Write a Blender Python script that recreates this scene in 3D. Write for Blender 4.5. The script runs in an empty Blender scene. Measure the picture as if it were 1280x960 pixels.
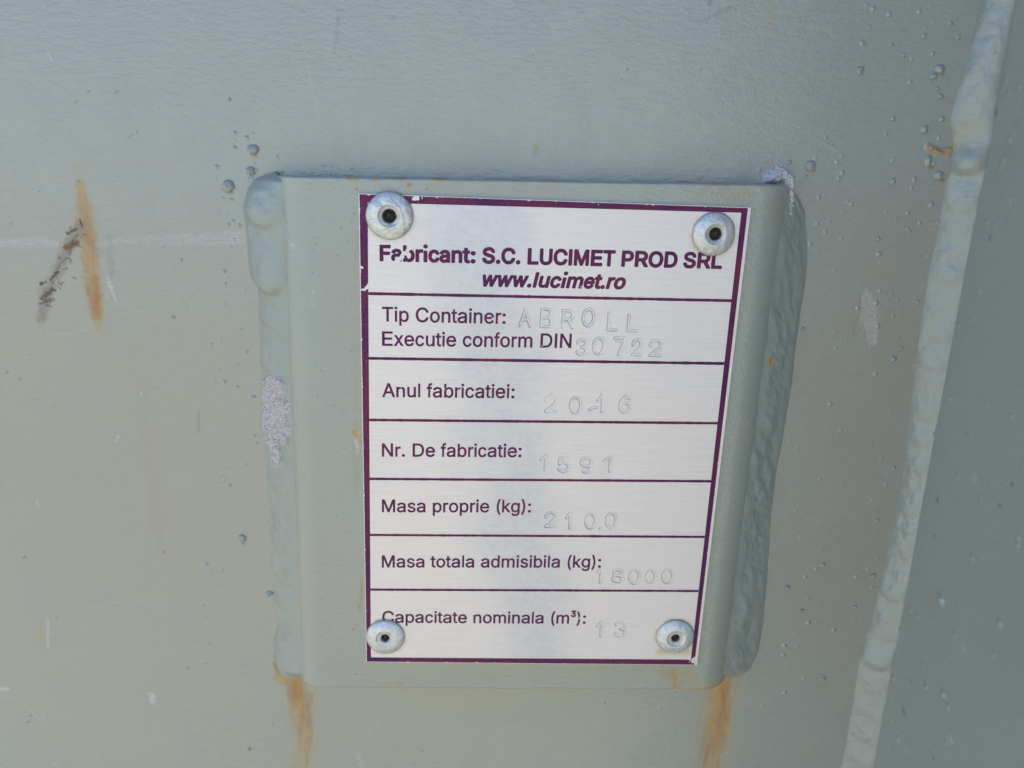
import bpy, math
import numpy as np

# ------------------------------------------------------------------ camera, world, sun, exposure
scene = bpy.context.scene
COL = scene.collection
F_PX, PIC_W, PIC_H = 1000.0, 1280.0, 960.0
# frame of reference used for modelling (millimetres): origin = middle of the data plate,
# X right, Y down, Z into the container wall.  Camera axes (right, down, forward) in it:
CAM_R = np.array([[0.998655287, -0.036985763, -0.036327274],
                  [0.025274338, 0.959157934, -0.281739714],
                  [0.045263951, 0.280442707, 0.958802933]])
CAM_C = np.array([-15.504579, -64.408145, -166.755077])
def B(p):
    p = np.asarray(p, float)
    return np.stack([p[..., 0], p[..., 2], -p[..., 1]], -1) * 0.001
from mathutils import Matrix
cam_data = bpy.data.cameras.new('camera')
cam = bpy.data.objects.new('camera', cam_data); COL.objects.link(cam)
ax = [B(r * 1000) for r in CAM_R]
m = Matrix.Identity(4)
for i in range(3):
    m[i][0], m[i][1], m[i][2], m[i][3] = ax[0][i], -ax[1][i], -ax[2][i], B(CAM_C)[i]
cam.matrix_world = m
cam_data.sensor_width = 36.0
cam_data.lens = F_PX / PIC_W * 36.0
cam_data.clip_start, cam_data.clip_end = 0.005, 200.0
cam_data.dof.use_dof = True
cam_data.dof.focus_distance = 0.172
cam_data.dof.aperture_fstop = 20.0
scene.camera = cam

SUN_ELEV, SUN_AZ = 66.0, 155.0        # azimuth off the wall's outward normal: the sun stands behind the container, this side is in open shade
world = bpy.data.worlds.new('World'); scene.world = world; world.use_nodes = True
wn, wl_ = world.node_tree.nodes, world.node_tree.links
wn.clear()
sky = wn.new('ShaderNodeTexSky'); sky.sky_type = 'NISHITA'; sky.sun_disc = False
bg = wn.new('ShaderNodeBackground'); wo = wn.new('ShaderNodeOutputWorld')
bg.inputs['Strength'].default_value = 0.145
sky.air_density, sky.dust_density, sky.ozone_density = 0.8, 0.3, 2.5
wl_.new(sky.outputs[0], bg.inputs[0]); wl_.new(bg.outputs[0], wo.inputs[0])
a_, e_ = math.radians(SUN_AZ), math.radians(SUN_ELEV)
sun_dir = np.array([math.sin(a_) * math.cos(e_), -math.cos(a_) * math.cos(e_), math.sin(e_)])   # towards the sun
sky.sun_elevation = e_
sky.sun_rotation = math.atan2(sun_dir[0], sun_dir[1])
sun_data = bpy.data.lights.new('sun', 'SUN'); sun = bpy.data.objects.new('sun', sun_data); COL.objects.link(sun)
sun_data.energy = 3.6; sun_data.angle = math.radians(0.5); sun_data.color = (1.0, 0.95, 0.89)
from mathutils import Vector
sun.rotation_euler = Vector(sun_dir).to_track_quat('Z', 'Y').to_euler()
sun.location = tuple(sun_dir * 3)
scene.view_settings.view_transform = 'Standard'
scene.view_settings.look = 'None'
scene.view_settings.gamma = 1.0
scene.view_settings.exposure = 1.13

# ------------------------------------------------------------------ helpers
def seen_at(px, py, z):
    """Point of the plane at depth z (mm) measured in the photograph at (px, py)."""
    d = CAM_R.T @ np.array([(px - 640) / F_PX, (py - 480) / F_PX, 1.0])
    q = CAM_C + d * ((z - CAM_C[2]) / d[2])
    return q
_rs = np.random.RandomState(7)
_LAT = _rs.rand(256, 256)
def vnoise(x, y):
    xi, yi = np.floor(x).astype(int), np.floor(y).astype(int)
    fx, fy = x - xi, y - yi
    fx = fx * fx * (3 - 2 * fx); fy = fy * fy * (3 - 2 * fy)
    g = lambda i, j: _LAT[i & 255, j & 255]
    return (g(xi, yi) * (1 - fx) + g(xi + 1, yi) * fx) * (1 - fy) + (g(xi, yi + 1) * (1 - fx) + g(xi + 1, yi + 1) * fx) * fy
def fbm(x, y, octv=4):
    s, a, t = 0.0, 0.5, 0.0
    for k in range(octv):
        s = s + a * vnoise(x * 2 ** k + 17.3 * k, y * 2 ** k + 5.1 * k); t += a; a *= 0.5
    return s / t
def sstep(a, b, x):
    t = np.clip((x - a) / (b - a), 0, 1)
    return t * t * (3 - 2 * t)
def seg_field(X, Y, path):
    """path of (x, y, half width): signed relative distance, 1 on the spine, 0 on the rim, negative outside (capped at -3)."""
    out = np.full(X.shape, -3.0)
    if len(path) == 1: path = [path[0], (path[0][0] + 1e-3, path[0][1], path[0][2])]
    for (x0, y0, w0), (x1, y1, w1) in zip(path[:-1], path[1:]):
        dx, dy = x1 - x0, y1 - y0
        t = np.clip(((X - x0) * dx + (Y - y0) * dy) / (dx * dx + dy * dy + 1e-12), 0, 1)
        d = np.hypot(X - x0 - t * dx, Y - y0 - t * dy)
        w = w0 + t * (w1 - w0)
        out = np.maximum(out, 1 - d / w)
    return out

def mesh_obj(name, verts_mm, faces, mat, parent=None, smooth=True, attrs=None):
    me = bpy.data.meshes.new(name)
    v = B(verts_mm).astype(np.float32)
    if isinstance(faces, np.ndarray):
        n, k = faces.shape
        me.vertices.add(len(v)); me.vertices.foreach_set('co', v.ravel())
        me.loops.add(n * k); me.loops.foreach_set('vertex_index', faces.ravel().astype(np.int32))
        me.polygons.add(n); me.polygons.foreach_set('loop_start', np.arange(0, n * k, k, dtype=np.int32))
        me.update(calc_edges=True); me.validate()
    else:
        me.from_pydata([tuple(map(float, p)) for p in v], [], faces); me.update()
    if smooth: me.polygons.foreach_set('use_smooth', np.ones(len(me.polygons), bool))
    for an, av in (attrs or {}).items():
        at = me.attributes.new(an, 'FLOAT', 'POINT'); at.data.foreach_set('value', np.asarray(av, np.float32).ravel())
    if mat: me.materials.append(mat)
    o = bpy.data.objects.new(name, me); COL.objects.link(o)
    if parent is not None: o.parent = parent
    return o
def grid_faces(nu, nv, flip=False):
    """vertices indexed [u, v] -> u * nv + v; faces turned to the viewer (-Z) when u runs right and v runs down."""
    i = np.arange(nu - 1)[:, None] * nv + np.arange(nv - 1)[None, :]
    f = np.stack([i, i + 1, i + nv + 1, i + nv], -1).reshape(-1, 4)
    return f[:, ::-1].copy() if flip else f
def empty(name, label, cat, loc=(0, 0, 0)):
    o = bpy.data.objects.new(name, None); COL.objects.link(o); o.empty_display_size = 0.02
    o['label'] = label; o['category'] = cat
    return o
def tag(o, label=None, cat=None, kind=None, group=None):
    for k, v in (('label', label), ('category', cat), ('kind', kind), ('group', group)):
        if v: o[k] = v
    return o

# ------------------------------------------------------------------ materials
class NT:
    def __init__(self, name):
        self.m = bpy.data.materials.new(name); self.m.use_nodes = True
        self.t = self.m.node_tree; self.n = self.t.nodes
        self.bsdf = self.n['Principled BSDF']
    def link(self, a, b): self.t.links.new(a, b)
    def new(self, kind, **kw):
        nd = self.n.new(kind)
        for k, v in kw.items(): setattr(nd, k, v)
        return nd
    def coord(self, scale, loc=(0, 0, 0), rot=(0, 0, 0)):
        tc = self.new('ShaderNodeTexCoord'); mp = self.new('ShaderNodeMapping')
        mp.inputs['Scale'].default_value = scale; mp.inputs['Location'].default_value = loc; mp.inputs['Rotation'].default_value = rot
        self.link(tc.outputs['Object'], mp.inputs['Vector']); return mp.outputs[0]
    def noise(self, scale, detail=3, rough=0.55, loc=(0, 0, 0), rot=(0, 0, 0), dist=0.0):
        nz = self.new('ShaderNodeTexNoise'); nz.inputs['Scale'].default_value = 1.0
        nz.inputs['Detail'].default_value = detail; nz.inputs['Roughness'].default_value = rough; nz.inputs['Distortion'].default_value = dist
        sc = scale if isinstance(scale, tuple) else (scale,) * 3
        self.link(self.coord(sc, loc, rot), nz.inputs['Vector']); return nz.outputs['Fac']
    def ramp(self, src, a, b, lo=0.0, hi=1.0):
        mr = self.new('ShaderNodeMapRange'); mr.interpolation_type = 'SMOOTHSTEP'
        for k, v in zip((1, 2, 3, 4), (a, b, lo, hi)): mr.inputs[k].default_value = v
        self.link(src, mr.inputs[0]); return mr.outputs[0]
    def math(self, op, a, b=0.0, clamp=False):
        nd = self.new('ShaderNodeMath', operation=op, use_clamp=clamp)
        for i, v in enumerate((a, b)):
            if isinstance(v, (int, float)): nd.inputs[i].default_value = v
            else: self.link(v, nd.inputs[i])
        return nd.outputs[0]
    def mix(self, fac, a, b):
        nd = self.new('ShaderNodeMix', data_type='RGBA')
        for s, v in (('Factor_Float', fac), ('A_Color', a), ('B_Color', b)):
            sk = next(x for x in nd.inputs if x.identifier == s)
            if isinstance(v, (int, float)): sk.default_value = v
            elif isinstance(v, tuple): sk.default_value = (*v, 1.0)
            else: self.link(v, sk)
        return next(x for x in nd.outputs if x.identifier == 'Result_Color')
    def attr(self, name):
        nd = self.new('ShaderNodeAttribute', attribute_name=name); return nd.outputs['Fac']
    def bump(self, h, strength, dist, prev=None):
        nd = self.new('ShaderNodeBump'); nd.inputs['Strength'].default_value = strength; nd.inputs['Distance'].default_value = dist
        self.link(h, nd.inputs['Height'])
        if prev is not None: self.link(prev, nd.inputs['Normal'])
        return nd.outputs[0]
    def set(self, name, v):
        s = self.bsdf.inputs[name]
        if isinstance(v, tuple): s.default_value = (*v, 1.0)
        elif isinstance(v, (int, float)): s.default_value = v
        else: self.link(v, s)

def paint_material(name, tint=(0.285, 0.292, 0.250), tint2=(0.312, 0.292, 0.238), rough=0.34, peel=1.0, spec=0.8, coat_rough=0.30):
    N = NT(name)
    big = N.ramp(N.noise(9.0, 3), 0.35, 0.68)
    col = N.mix(big, tint, tint2)
    cloud = N.ramp(N.noise((60, 60, 25), 4, 0.6, loc=(3, 1, 7)), 0.35, 0.75)
    col = N.mix(N.math('MULTIPLY', cloud, 0.30), col, (0.25, 0.27, 0.27))
    grain = N.ramp(N.noise((1100, 1100, 2600), 3, 0.7), 0.25, 0.8)
    col = N.mix(N.math('MULTIPLY', grain, 0.16), col, (0.42, 0.43, 0.40))
    fleck = N.ramp(N.noise(900, 2, 0.5, loc=(2, 9, 4)), 0.735, 0.78)
    col = N.mix(N.math('MULTIPLY', fleck, 0.45), col, (0.14, 0.11, 0.085))
    dust_or_shade = N.attr('dust_or_shade'); pale = N.attr('pale'); dark = N.attr('dark'); rust = N.attr('rust')
    brk = N.ramp(N.noise((700, 700, 2400), 3, 0.65, loc=(5, 5, 5)), 0.32, 0.62)
    col = N.mix(dust_or_shade, col, (0.32, 0.25, 0.18))  # brown tint for real dirt and for painted light and shade alike
    pl = N.math('MULTIPLY', pale, N.ramp(brk, 0, 1, 0.55, 1.0), True)
    col = N.mix(pl, col, (0.60, 0.54, 0.515))
    rcol = N.mix(N.ramp(N.noise((420, 420, 130), 5, 0.6, loc=(1, 8, 2)), 0.30, 0.72), (0.58, 0.32, 0.085), (0.40, 0.17, 0.042))
    rcol = N.mix(N.ramp(rust, 0.15, 0.7), (0.49, 0.375, 0.16), rcol)
    rs = N.math('MULTIPLY', rust, N.ramp(brk, 0, 1, 0.82, 1.0), True)
    col = N.mix(rs, col, rcol)
    dcol = N.mix(N.ramp(N.noise(650, 3, loc=(4, 4, 0)), 0.5, 0.62), (0.055, 0.045, 0.042), (0.12, 0.045, 0.03))
    col = N.mix(dark, col, dcol)
    N.set('Base Color', col)
    N.set('Specular IOR Level', spec)
    N.set('Coat IOR', 1.75); N.set('Coat Roughness', coat_rough)
    rg = N.ramp(N.noise(120, 4, loc=(6, 2, 1)), 0.3, 0.7, rough - 0.05, rough + 0.09)
    worn_or_reflect = N.math('MAXIMUM', N.math('MAXIMUM', rust, pale), dark)
    N.set('Coat Weight', N.math('SUBTRACT', 1.0, N.math('MULTIPLY', worn_or_reflect, 0.9), True))
    rgm = N.new('ShaderNodeMix', data_type='FLOAT')
    N.link(worn_or_reflect, rgm.inputs[0]); N.link(rg, rgm.inputs[2]); rgm.inputs[3].default_value = 0.85
    N.set('Roughness', rgm.outputs[0])
    b = N.bump(N.noise((320, 320, 1000), 3, 0.6, loc=(9, 3, 3)), 0.24 * peel, 0.0005)
    b = N.bump(N.noise(1700, 2, 0.6), 0.20 * peel, 0.0003, b)
    N.set('Normal', b); N.set('Coat Normal', b)
    return N.m

PAINT = paint_material('grey_green_paint')
PAINT_BRACKET = paint_material('grey_green_paint_plate', tint=(0.290, 0.303, 0.255), tint2=(0.315, 0.303, 0.247), rough=0.42, peel=1.6, spec=0.8)
PAINT_WELD = paint_material('grey_green_paint_weld', tint=(0.268, 0.29, 0.255), tint2=(0.282, 0.294, 0.25), rough=0.36, peel=0.7, spec=0.5, coat_rough=0.42)
PAINT_POST_SHADED = paint_material('grey_green_paint_post_shaded', tint=(0.252, 0.292, 0.268), tint2=(0.262, 0.292, 0.26), rough=0.42, peel=0.8)  # same paint as the wall, cooler tint stands for its shaded side

def mortar_material(name='mortar', lo=(0.50, 0.43, 0.405), hi=(0.68, 0.61, 0.59)):
    N = NT(name)
    n1 = N.noise(900, 4, 0.7); n2 = N.noise(2600, 3, 0.7, loc=(3, 3, 3))
    c = N.mix(N.ramp(n1, 0.3, 0.7), lo, hi)
    c = N.mix(N.ramp(n2, 0.56, 0.66), c, (0.13, 0.09, 0.075))
    N.set('Base Color', c); N.set('Roughness', 0.9)
    b = N.bump(n1, 0.6, 0.0008); b = N.bump(n2, 0.5, 0.0004, b); N.set('Normal', b)
    return N.m
MORTAR = mortar_material()
MORTAR_PALE = mortar_material('pale_mortar', (0.62, 0.57, 0.56), (0.80, 0.77, 0.77))

def sheet_material():
    N = NT('brushed_aluminium')
    brush = N.noise((70, 70, 8200), 3, 0.65)
    brush2 = N.noise((160, 160, 2600), 3, 0.6, loc=(4, 0, 4))
    c = N.mix(N.ramp(brush, 0.3, 0.7), (0.79, 0.70, 0.69), (0.87, 0.785, 0.775))
    # cool band left of the middle: painted reflection, with fine rubbed scuffs
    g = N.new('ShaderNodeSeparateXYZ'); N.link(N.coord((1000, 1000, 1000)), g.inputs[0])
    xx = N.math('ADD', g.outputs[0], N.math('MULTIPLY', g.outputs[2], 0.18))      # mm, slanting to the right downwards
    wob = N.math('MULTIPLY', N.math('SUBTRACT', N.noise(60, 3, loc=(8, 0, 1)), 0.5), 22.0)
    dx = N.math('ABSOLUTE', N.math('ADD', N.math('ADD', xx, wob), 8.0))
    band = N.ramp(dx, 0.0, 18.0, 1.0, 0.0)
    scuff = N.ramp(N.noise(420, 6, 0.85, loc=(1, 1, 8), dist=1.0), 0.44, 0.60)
    worn_or_reflect = N.math('MULTIPLY', band, N.ramp(scuff, 0, 1, 0.68, 1.0))
    c = N.mix(N.math('MULTIPLY', worn_or_reflect, 0.75), c, (0.60, 0.585, 0.635))
    speck = N.ramp(N.noise(1500, 2, 0.5, loc=(7, 1, 3)), 0.76, 0.80)
    c = N.mix(N.math('MULTIPLY', speck, 0.6), c, (0.25, 0.2, 0.17))
    c = N.mix(N.math('MULTIPLY', N.attr('groove'), 0.65), c, (0.20, 0.17, 0.16))
    st = N.attr('rust'); c = N.mix(st, c, (0.62, 0.47, 0.25))
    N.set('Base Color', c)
    N.set('Metallic', 0.38)
    N.set('Roughness', N.math('ADD', N.ramp(brush2, 0.3, 0.7, 0.40, 0.52), N.math('MULTIPLY', worn_or_reflect, -0.06)))
    N.set('Anisotropic', 0.5)
    b = N.bump(brush, 0.30, 0.00012)
    b = N.bump(N.noise(60, 2, loc=(3, 3, 3)), 0.10, 0.002, b)
    b = N.bump(N.math('MULTIPLY', scuff, band), 0.15, 0.0002, b)
    b = N.bump(N.ramp(N.noise(700, 2, 0.5, loc=(9, 1, 3)), 0.70, 0.78), 0.4, 0.0001, b)
    N.set('Normal', b)
    return N.m
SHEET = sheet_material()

def print_material():
    N = NT('purple_print')
    n = N.ramp(N.noise(70, 4, 0.6), 0.35, 0.65)
    c = N.mix(n, (0.080, 0.008, 0.078), (0.150, 0.012, 0.066))
    s = N.ramp(N.noise(2600, 3, 0.7, loc=(2, 7, 7)), 0.60, 0.72)
    edge = N.attr('wear')
    c = N.mix(N.math('MULTIPLY', s, N.ramp(edge, 0, 1, 0.12, 0.6)), c, (0.45, 0.36, 0.47))
    N.set('Base Color', c); N.set('Roughness', 0.42); N.set('Metallic', 0.25); N.set('Specular IOR Level', 0.35)
    N.set('Normal', N.bump(N.noise((45, 45, 5200), 4, 0.7), 0.2, 0.0001))
    return N.m
PRINT = print_material()

def rivet_material():
    N = NT('rivet_aluminium')
    n1 = N.noise(900, 4, 0.7, dist=0.6); n2 = N.noise(2600, 3, 0.6, loc=(5, 2, 2))
    c = N.mix(N.ramp(n1, 0.35, 0.7), (0.62, 0.60, 0.60), (0.84, 0.82, 0.81))
    c = N.mix(N.ramp(n2, 0.66, 0.74), c, (0.25, 0.2, 0.16))
    g = N.attr('grime'); c = N.mix(N.math('MULTIPLY', g, 0.8), c, (0.30, 0.245, 0.19))
    N.set('Base Color', c); N.set('Metallic', 0.6); N.set('Roughness', N.ramp(n1, 0.3, 0.7, 0.32, 0.58))
    b = N.bump(n1, 0.4, 0.0004); b = N.bump(n2, 0.4, 0.0002, b); N.set('Normal', b)
    return N.m
RIVET = rivet_material()
def mandrel_material():
    N = NT('dark_mandrel_steel')
    N.set('Base Color', N.mix(N.ramp(N.noise(1800, 3), 0.4, 0.65), (0.012, 0.010, 0.010), (0.06, 0.045, 0.035)))
    N.set('Metallic', 0.3); N.set('Roughness', 0.6); N.set('Normal', N.bump(N.noise(1500, 3), 0.6, 0.0003))
    return N.m
MANDREL = mandrel_material()
def ground_material():
    N = NT('yard_ground')
    N.set('Base Color', N.mix(N.ramp(N.noise(3.0, 6, 0.7), 0.35, 0.65), (0.455, 0.42, 0.29), (0.39, 0.375, 0.255)))
    N.set('Roughness', 0.95); N.set('Normal', N.bump(N.noise(25.0, 5, 0.7), 0.7, 0.02))
    return N.m

# ------------------------------------------------------------------ ground the container stands on
gv = np.array([[x, 1100.0, z] for x in (-15000, 15000) for z in (9000, -25000)], float)
ground = mesh_obj('ground', gv, [(0, 1, 3, 2)], ground_material(), smooth=False)
tag(ground, 'pale yard ground below the container', None, 'structure')
del ground['label']

# ------------------------------------------------------------------ container wall
WZ = 8.8                                   # depth of the wall's painted face behind the data plate's face
container = empty('roll_off_container', 'grey-green painted steel container wall with welded upright post, carrying the mounting plate', 'container')
def W(px, py, w=None):
    q = seen_at(px, py, WZ)
    return (q[0], q[1]) if w is None else (q[0], q[1], w)
def PX(px, py, n):                          # n photo pixels at that place, in mm on the wall
    a, b = seen_at(px - .5, py, WZ), seen_at(px + .5, py, WZ)
    return n * np.linalg.norm(a - b)
def path(*pts): return [W(x, y, PX(x, y, r)) for x, y, r in pts]

def ax_grid(lo, hi, step, lo_far, hi_far, far_step):
    return np.concatenate([np.arange(lo_far, lo, far_step), np.arange(lo, hi, step), np.arange(hi, hi_far + 1, far_step)])
gx = ax_grid(-140.0, 97.0, 0.25, -700.0, 700.0, 25.0)
gy = ax_grid(-102.0, 98.0, 0.25, -600.0, 900.0, 25.0)
X, Y = np.meshgrid(gx, gy, indexing='ij')
Zw = np.zeros_like(X)
A = {k: np.zeros_like(X) for k in ('rust', 'pale', 'dark', 'dust_or_shade')}

def window(xs, ys, pad):
    i0, i1 = np.searchsorted(gx, [min(xs) - pad, max(xs) + pad]); j0, j1 = np.searchsorted(gy, [min(ys) - pad, max(ys) + pad])
    return slice(i0, i1), slice(j0, j1)
def stain(kind, pth, amount=1.0, soft=1.0, breakup=0.5, fx=1.2, fy=1.2, seed=0.0, relief=0.0, fade=None):
    """one stain, scrape or chip along a path of (x, y, half width) in mm, its rim broken up by noise"""
    mw = max(p[2] for p in pth)
    s = window([p[0] for p in pth], [p[1] for p in pth], mw * 2.2)
    x, y = X[s], Y[s]
    if x.size == 0: return
    f = seg_field(x, y, pth) + (fbm(x * fx + seed, y * fy + seed * 1.7, 4) - 0.5) * 2 * breakup
    lo = -.35 if kind in ('rust', 'dust_or_shade') else 0.0
    v = sstep(lo, soft * (.8 if lo else 1), f) * amount
    if fade:
        ya, yb = W(400, fade[0])[1], W(400, fade[1])[1]
        v = v * (1 - sstep(ya, yb, y)) * (.55 + .9 * fbm(x * 1.4 + seed, y * .12 + seed, 3))
    A[kind][s] = np.maximum(A[kind][s], v)
    if relief: Zw[s] += relief * sstep(0.0, soft, f) * (0.4 + fbm(x * 2.5, y * 2.5, 3))
def bumps(cx, cy, r, h):
    for x0, y0, r0, h0 in zip(cx, cy, r, h):
        s = window([x0], [y0], r0 * 1.6)
        d = np.hypot(X[s] - x0, Y[s] - y0) / r0
        Zw[s] -= h0 * np.clip(1 - d * d, 0, 1) ** 1.3

Zw += (fbm(X / 60, Y / 60, 3) - 0.5) * 0.5 + (fbm(X / 9, Y / 5, 3) - 0.5) * 0.05
# thin brown tint on the left half standing in for warm light
warm_light = (1 - sstep(-80, -20, X + (fbm(X / 30, Y / 30, 3) - .5) * 60)) * (1 - sstep(0, 70, Y)) * sstep(-110, -60, Y)
A['dust_or_shade'] += 0.20 * warm_light * (0.5 + fbm(X / 12, Y / 6, 4))
corner_shade = np.exp(-((X - 76) / 24) ** 2) * sstep(-80, -30, Y) * (1 - sstep(20, 90, Y))  # shade in the corner beside the post, painted into the wall colour
A['dust_or_shade'] += 0.42 * corner_shade * (0.5 + fbm(X / 12 + 5, Y / 6, 4))
# the long rust run on the left and the gouge beside it
stain('rust', path((100, 230, 9), (104, 252, 13), (107, 275, 17)), .70, 1.1, .35, .8, 1.2, 1)
stain('rust', path((108, 280, 17), (112, 320, 15), (117, 365, 14), (121, 396, 11)), .74, 1.0, .35, .8, 1.4, 2)
stain('rust', path((117, 345, 9), (121, 372, 11), (123, 393, 8)), .95, 1.2, .4, 1.2, 1.6, 3)
stain('rust', path((122, 390, 13), (128, 430, 10), (131, 455, 8)), .50, 1.3, .35, 1, .5, 4, fade=(390, 475))
stain('rust', path((96, 205, 8), (101, 232, 9)), .18, 1, .6, 1.5, 1.5, 5)
stain('dark', path((99, 280, 9), (84, 312, 11), (70, 345, 10), (58, 365, 13), (52, 400, 9)), .34, .9, .45, 1.2, 1.2, 6, 0.05); stain('dust_or_shade', path((100, 276, 10), (84, 312, 13), (70, 345, 12), (58, 365, 14), (52, 405, 9)), .7, 1, .4, 1, 1, 6.5)
for pth, am in ((((100, 275, 2), (104, 285, 2.2)), .95), (((84, 292, 2.5), (96, 286, 2)), .9), (((82, 310, 6), (98, 303, 5)), .75),
                (((87, 318, 2.5), (92, 300, 3)), .8), (((50, 355, 3), (58, 352, 2.2)), .9), (((63, 350, 3), (72, 340, 3)), .95), (((52, 373, 3.5), (66, 362, 6)), .85),
                (((50, 380, 2.2), (62, 376, 2.5)), .8), (((72, 335, 2), (84, 322, 2)), .7), (((56, 365, 2), (60, 382, 2)), .8)):
    stain('dark', path(*[(x, y, w * .75) for x, y, w in pth]), am, .5, .9, 2.2, 3.6, pth[0][0], 0.10)
stain('rust', path((84, 309, 6), (95, 304, 5)), .9, .6, .7, 2.5, 2.5, 8)
stain('dark', path((136, 295, 5), (138, 320, 9), (140, 342, 7)), .14, 1, .6, 1, 1, 9)
for k in range(26):
    t = _rs.rand(); x, y = 97 - 42 * t + _rs.normal(0, 6), 285 + 100 * t + _rs.normal(0, 5); a = _rs.uniform(-1.2, 1.2)
    stain('dark', path((x, y, 1.0), (x + 6 * math.cos(a), y + 6 * math.sin(a), .8)), .8, .5, .8, 3, 3, k * 3.1, .05)
# pale horizontal rub across the wall
for k, (a, b) in enumerate((((0, 306), (70, 304)), ((120, 306), (210, 296)), ((150, 300), (302, 291)), ((180, 304), (302, 303)), ((0, 301), (60, 300)), ((200, 298), (300, 298)))):
    stain('pale', path((*a, 4.5), (*b, 5.5)), .52, 1.1, 1.0, .35, 3.0, 20 + k)
# white flecks and chips
stain('pale', path((135, 345, 1.6), (139, 358, 3.2), (142, 366, 1.8), (146, 377, 1.2)), 1.0, .35, .3, 2, 2, 30, -.1)
stain('pale', path((134, 371, 2)), .7, .5, .3, 2, 2, 31)
stain('pale', path((188, 869, 6), (190, 877, 5)), .95, .4, .5, 2, 2, 32, .15)
stain('pale', path((1, 861, 4), (10, 862, 2.5)), .9, .5, .7, 2.5, 2.5, 33); stain('pale', path((2, 872, 1.3), (14, 872, 1.3)), .5, .5, .6, 3, 3, 34)
stain('pale', path((53, 893, 3)), .8, .5, .6, 3, 3, 35); stain('pale', path((60, 66, 1.6), (65, 76, 1.6)), .8, .5, .5, 3, 3, 36)
stain('pale', path((176, 490, 1.5), (177, 495, 1.2)), .9, .4, .3, 3, 3, 37); stain('pale', path((148, 545, 1.3), (144, 552, 1.8)), .9, .4, .3, 3, 3, 38)
stain('pale', path((46, 626, 2.2), (47, 633, 1.5)), .6, .5, .4, 3, 3, 39); stain('pale', path((60, 775, 2.5), (59, 800, 2.2), (60, 812, 1.6)), .6, .6, .6, 2, 2, 40)
stain('pale', path((448, 945, 4), (452, 955, 5)), .5, .7, .7, 2, 2, 41); stain('pale', path((239, 26, 2.5)), .5, .6, .6, 2, 2, 42); stain('pale', path((69, 932, 2.5)), .5, .6, .6, 2, 2, 43)
stain('pale', path((69, 955, 3)), .5, .6, .6, 2, 2, 44)
stain('rust', path((50, 785, 8), (53, 798, 10)), .30, 1, .4, 1, 1, 45)
for x, y in ((95, 127), (30, 697), (205, 690), (235, 835), (38, 895), (35, 903), (8, 466), (25, 474), (110, 115), (146, 115), (164, 170)):
    stain('dark', path((x - 2, y + 1.2, 1.2), (x + 2, y - 1.5, 1.2)), .45, .5, .4, 3, 3, x)
# hair scratches
for pts in (((366, 15), (380, 62), (393, 120), (402, 165), (419, 208)), ((437, 178), (449, 195), (459, 206)), ((687, 130), (690, 180), (697, 206)),
            ((200, 315), (222, 352), (240, 385)), ((42, 415), (60, 418), (85, 417), (108, 412)), ((108, 760), (150, 753), (175, 752), (210, 755)), ((20, 875), (40, 890), (55, 905)),
            ((940, 130), (1000, 160), (1045, 190)), ((905, 150), (980, 185)), ((730, 140), (735, 175), (738, 200)), ((970, 205), (978, 150), (982, 130)), ((115, 890), (125, 905))):
    stain('pale', path(*[(x, y, .75) for x, y in pts]), .45, .8, .75, .8, .8, pts[0][0])
# brown runs and spots
stain('dust_or_shade', path((176, 480, 12), (186, 560, 14), (196, 640, 17), (203, 695, 9)), .5, 1, .5, .7, .5, 50)
stain('dust_or_shade', path((170, 440, 30), (180, 520, 28)), .35, 1, .5, .5, .3, 51)
stain('rust', path((670, 184, 4), (669, 192, 4)), .45, .9, .8, 2, 2, 52)
stain('dark', path((248, 515, 2.5), (249, 540, 2.5)), .25, .9, .4, 2, 1, 53)
for x, y in ((961, 3), (962, 12), (963, 22), (964, 30)): stain('rust', path((x, y, 2.2)), .6, .8, .6, 3, 3, x + y)
stain('dark', path((888, 0, 3), (887, 6, 3)), .35, .9, .5, 2, 2, 54); stain('dark', path((880, 25, 3), (912, 10, 5)), .20, 1, .7, 1.5, 1.5, 55)
stain('dark', path((423, 20, 4), (421, 45, 4), (417, 66, 4)), .16, 1, .7, 1.5, 1.2, 56); stain('dark', path((492, 22, 3)), .25, .9, .5, 2, 2, 57)
# bare pinkish patch, and the cracked rusty lump by the long weld
stain('pale', path((1082, 368, 8), (1086, 395, 15), (1089, 425, 9)), .42, .6, .45, 1.4, 1.0, 60, .12)
stain('dust_or_shade', path((1075, 375, 12), (1083, 415, 14)), .45, 1, .4, 1, 1, 61)
stain('rust', path((1160, 184, 5), (1172, 190, 4), (1188, 188, 5)), .62, .6, .5, 2, 2, 62, -.6); stain('dark', path((1165, 186, 2), (1180, 190, 2)), .6, .7, .5, 3, 3, 63)
# rust running down from the lower ends of the plate's welds
stain('rust', path((346, 830, 8), (352, 848, 11), (370, 856, 18)), .90, 1.3, .35, .8, .8, 70)
stain('rust', path((370, 850, 22), (376, 880, 20), (379, 915, 20), (382, 985, 22)), .95, 1.4, .28, 1.0, .12, 71, fade=(860, 1060))
stain('rust', path((388, 868, 6), (386, 910, 8), (384, 965, 7)), .72, 1.3, .35, 1.2, .15, 72, fade=(900, 1040))
stain('rust', path((905, 850, 24), (899, 885, 27), (892, 930, 29), (888, 990, 31)), .95, 1.4, .28, .9, .12, 73, fade=(865, 1110))
stain('rust', path((902, 853, 15), (898, 872, 14)), .85, 1.3, .35, 1, .6, 74)
stain('rust', path((700, 866, 60), (560, 866, 60)), .10, 1, .5, .3, .6, 75)
for k in range(120):
    x, y = _rs.uniform(0, 1200), _rs.uniform(0, 960)
    stain(('rust', 'dark', 'dark', 'pale')[k % 4], path((x, y, _rs.uniform(.8, 1.7))), _rs.uniform(.3, .7), .7, .5, 3, 3, k)
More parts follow.
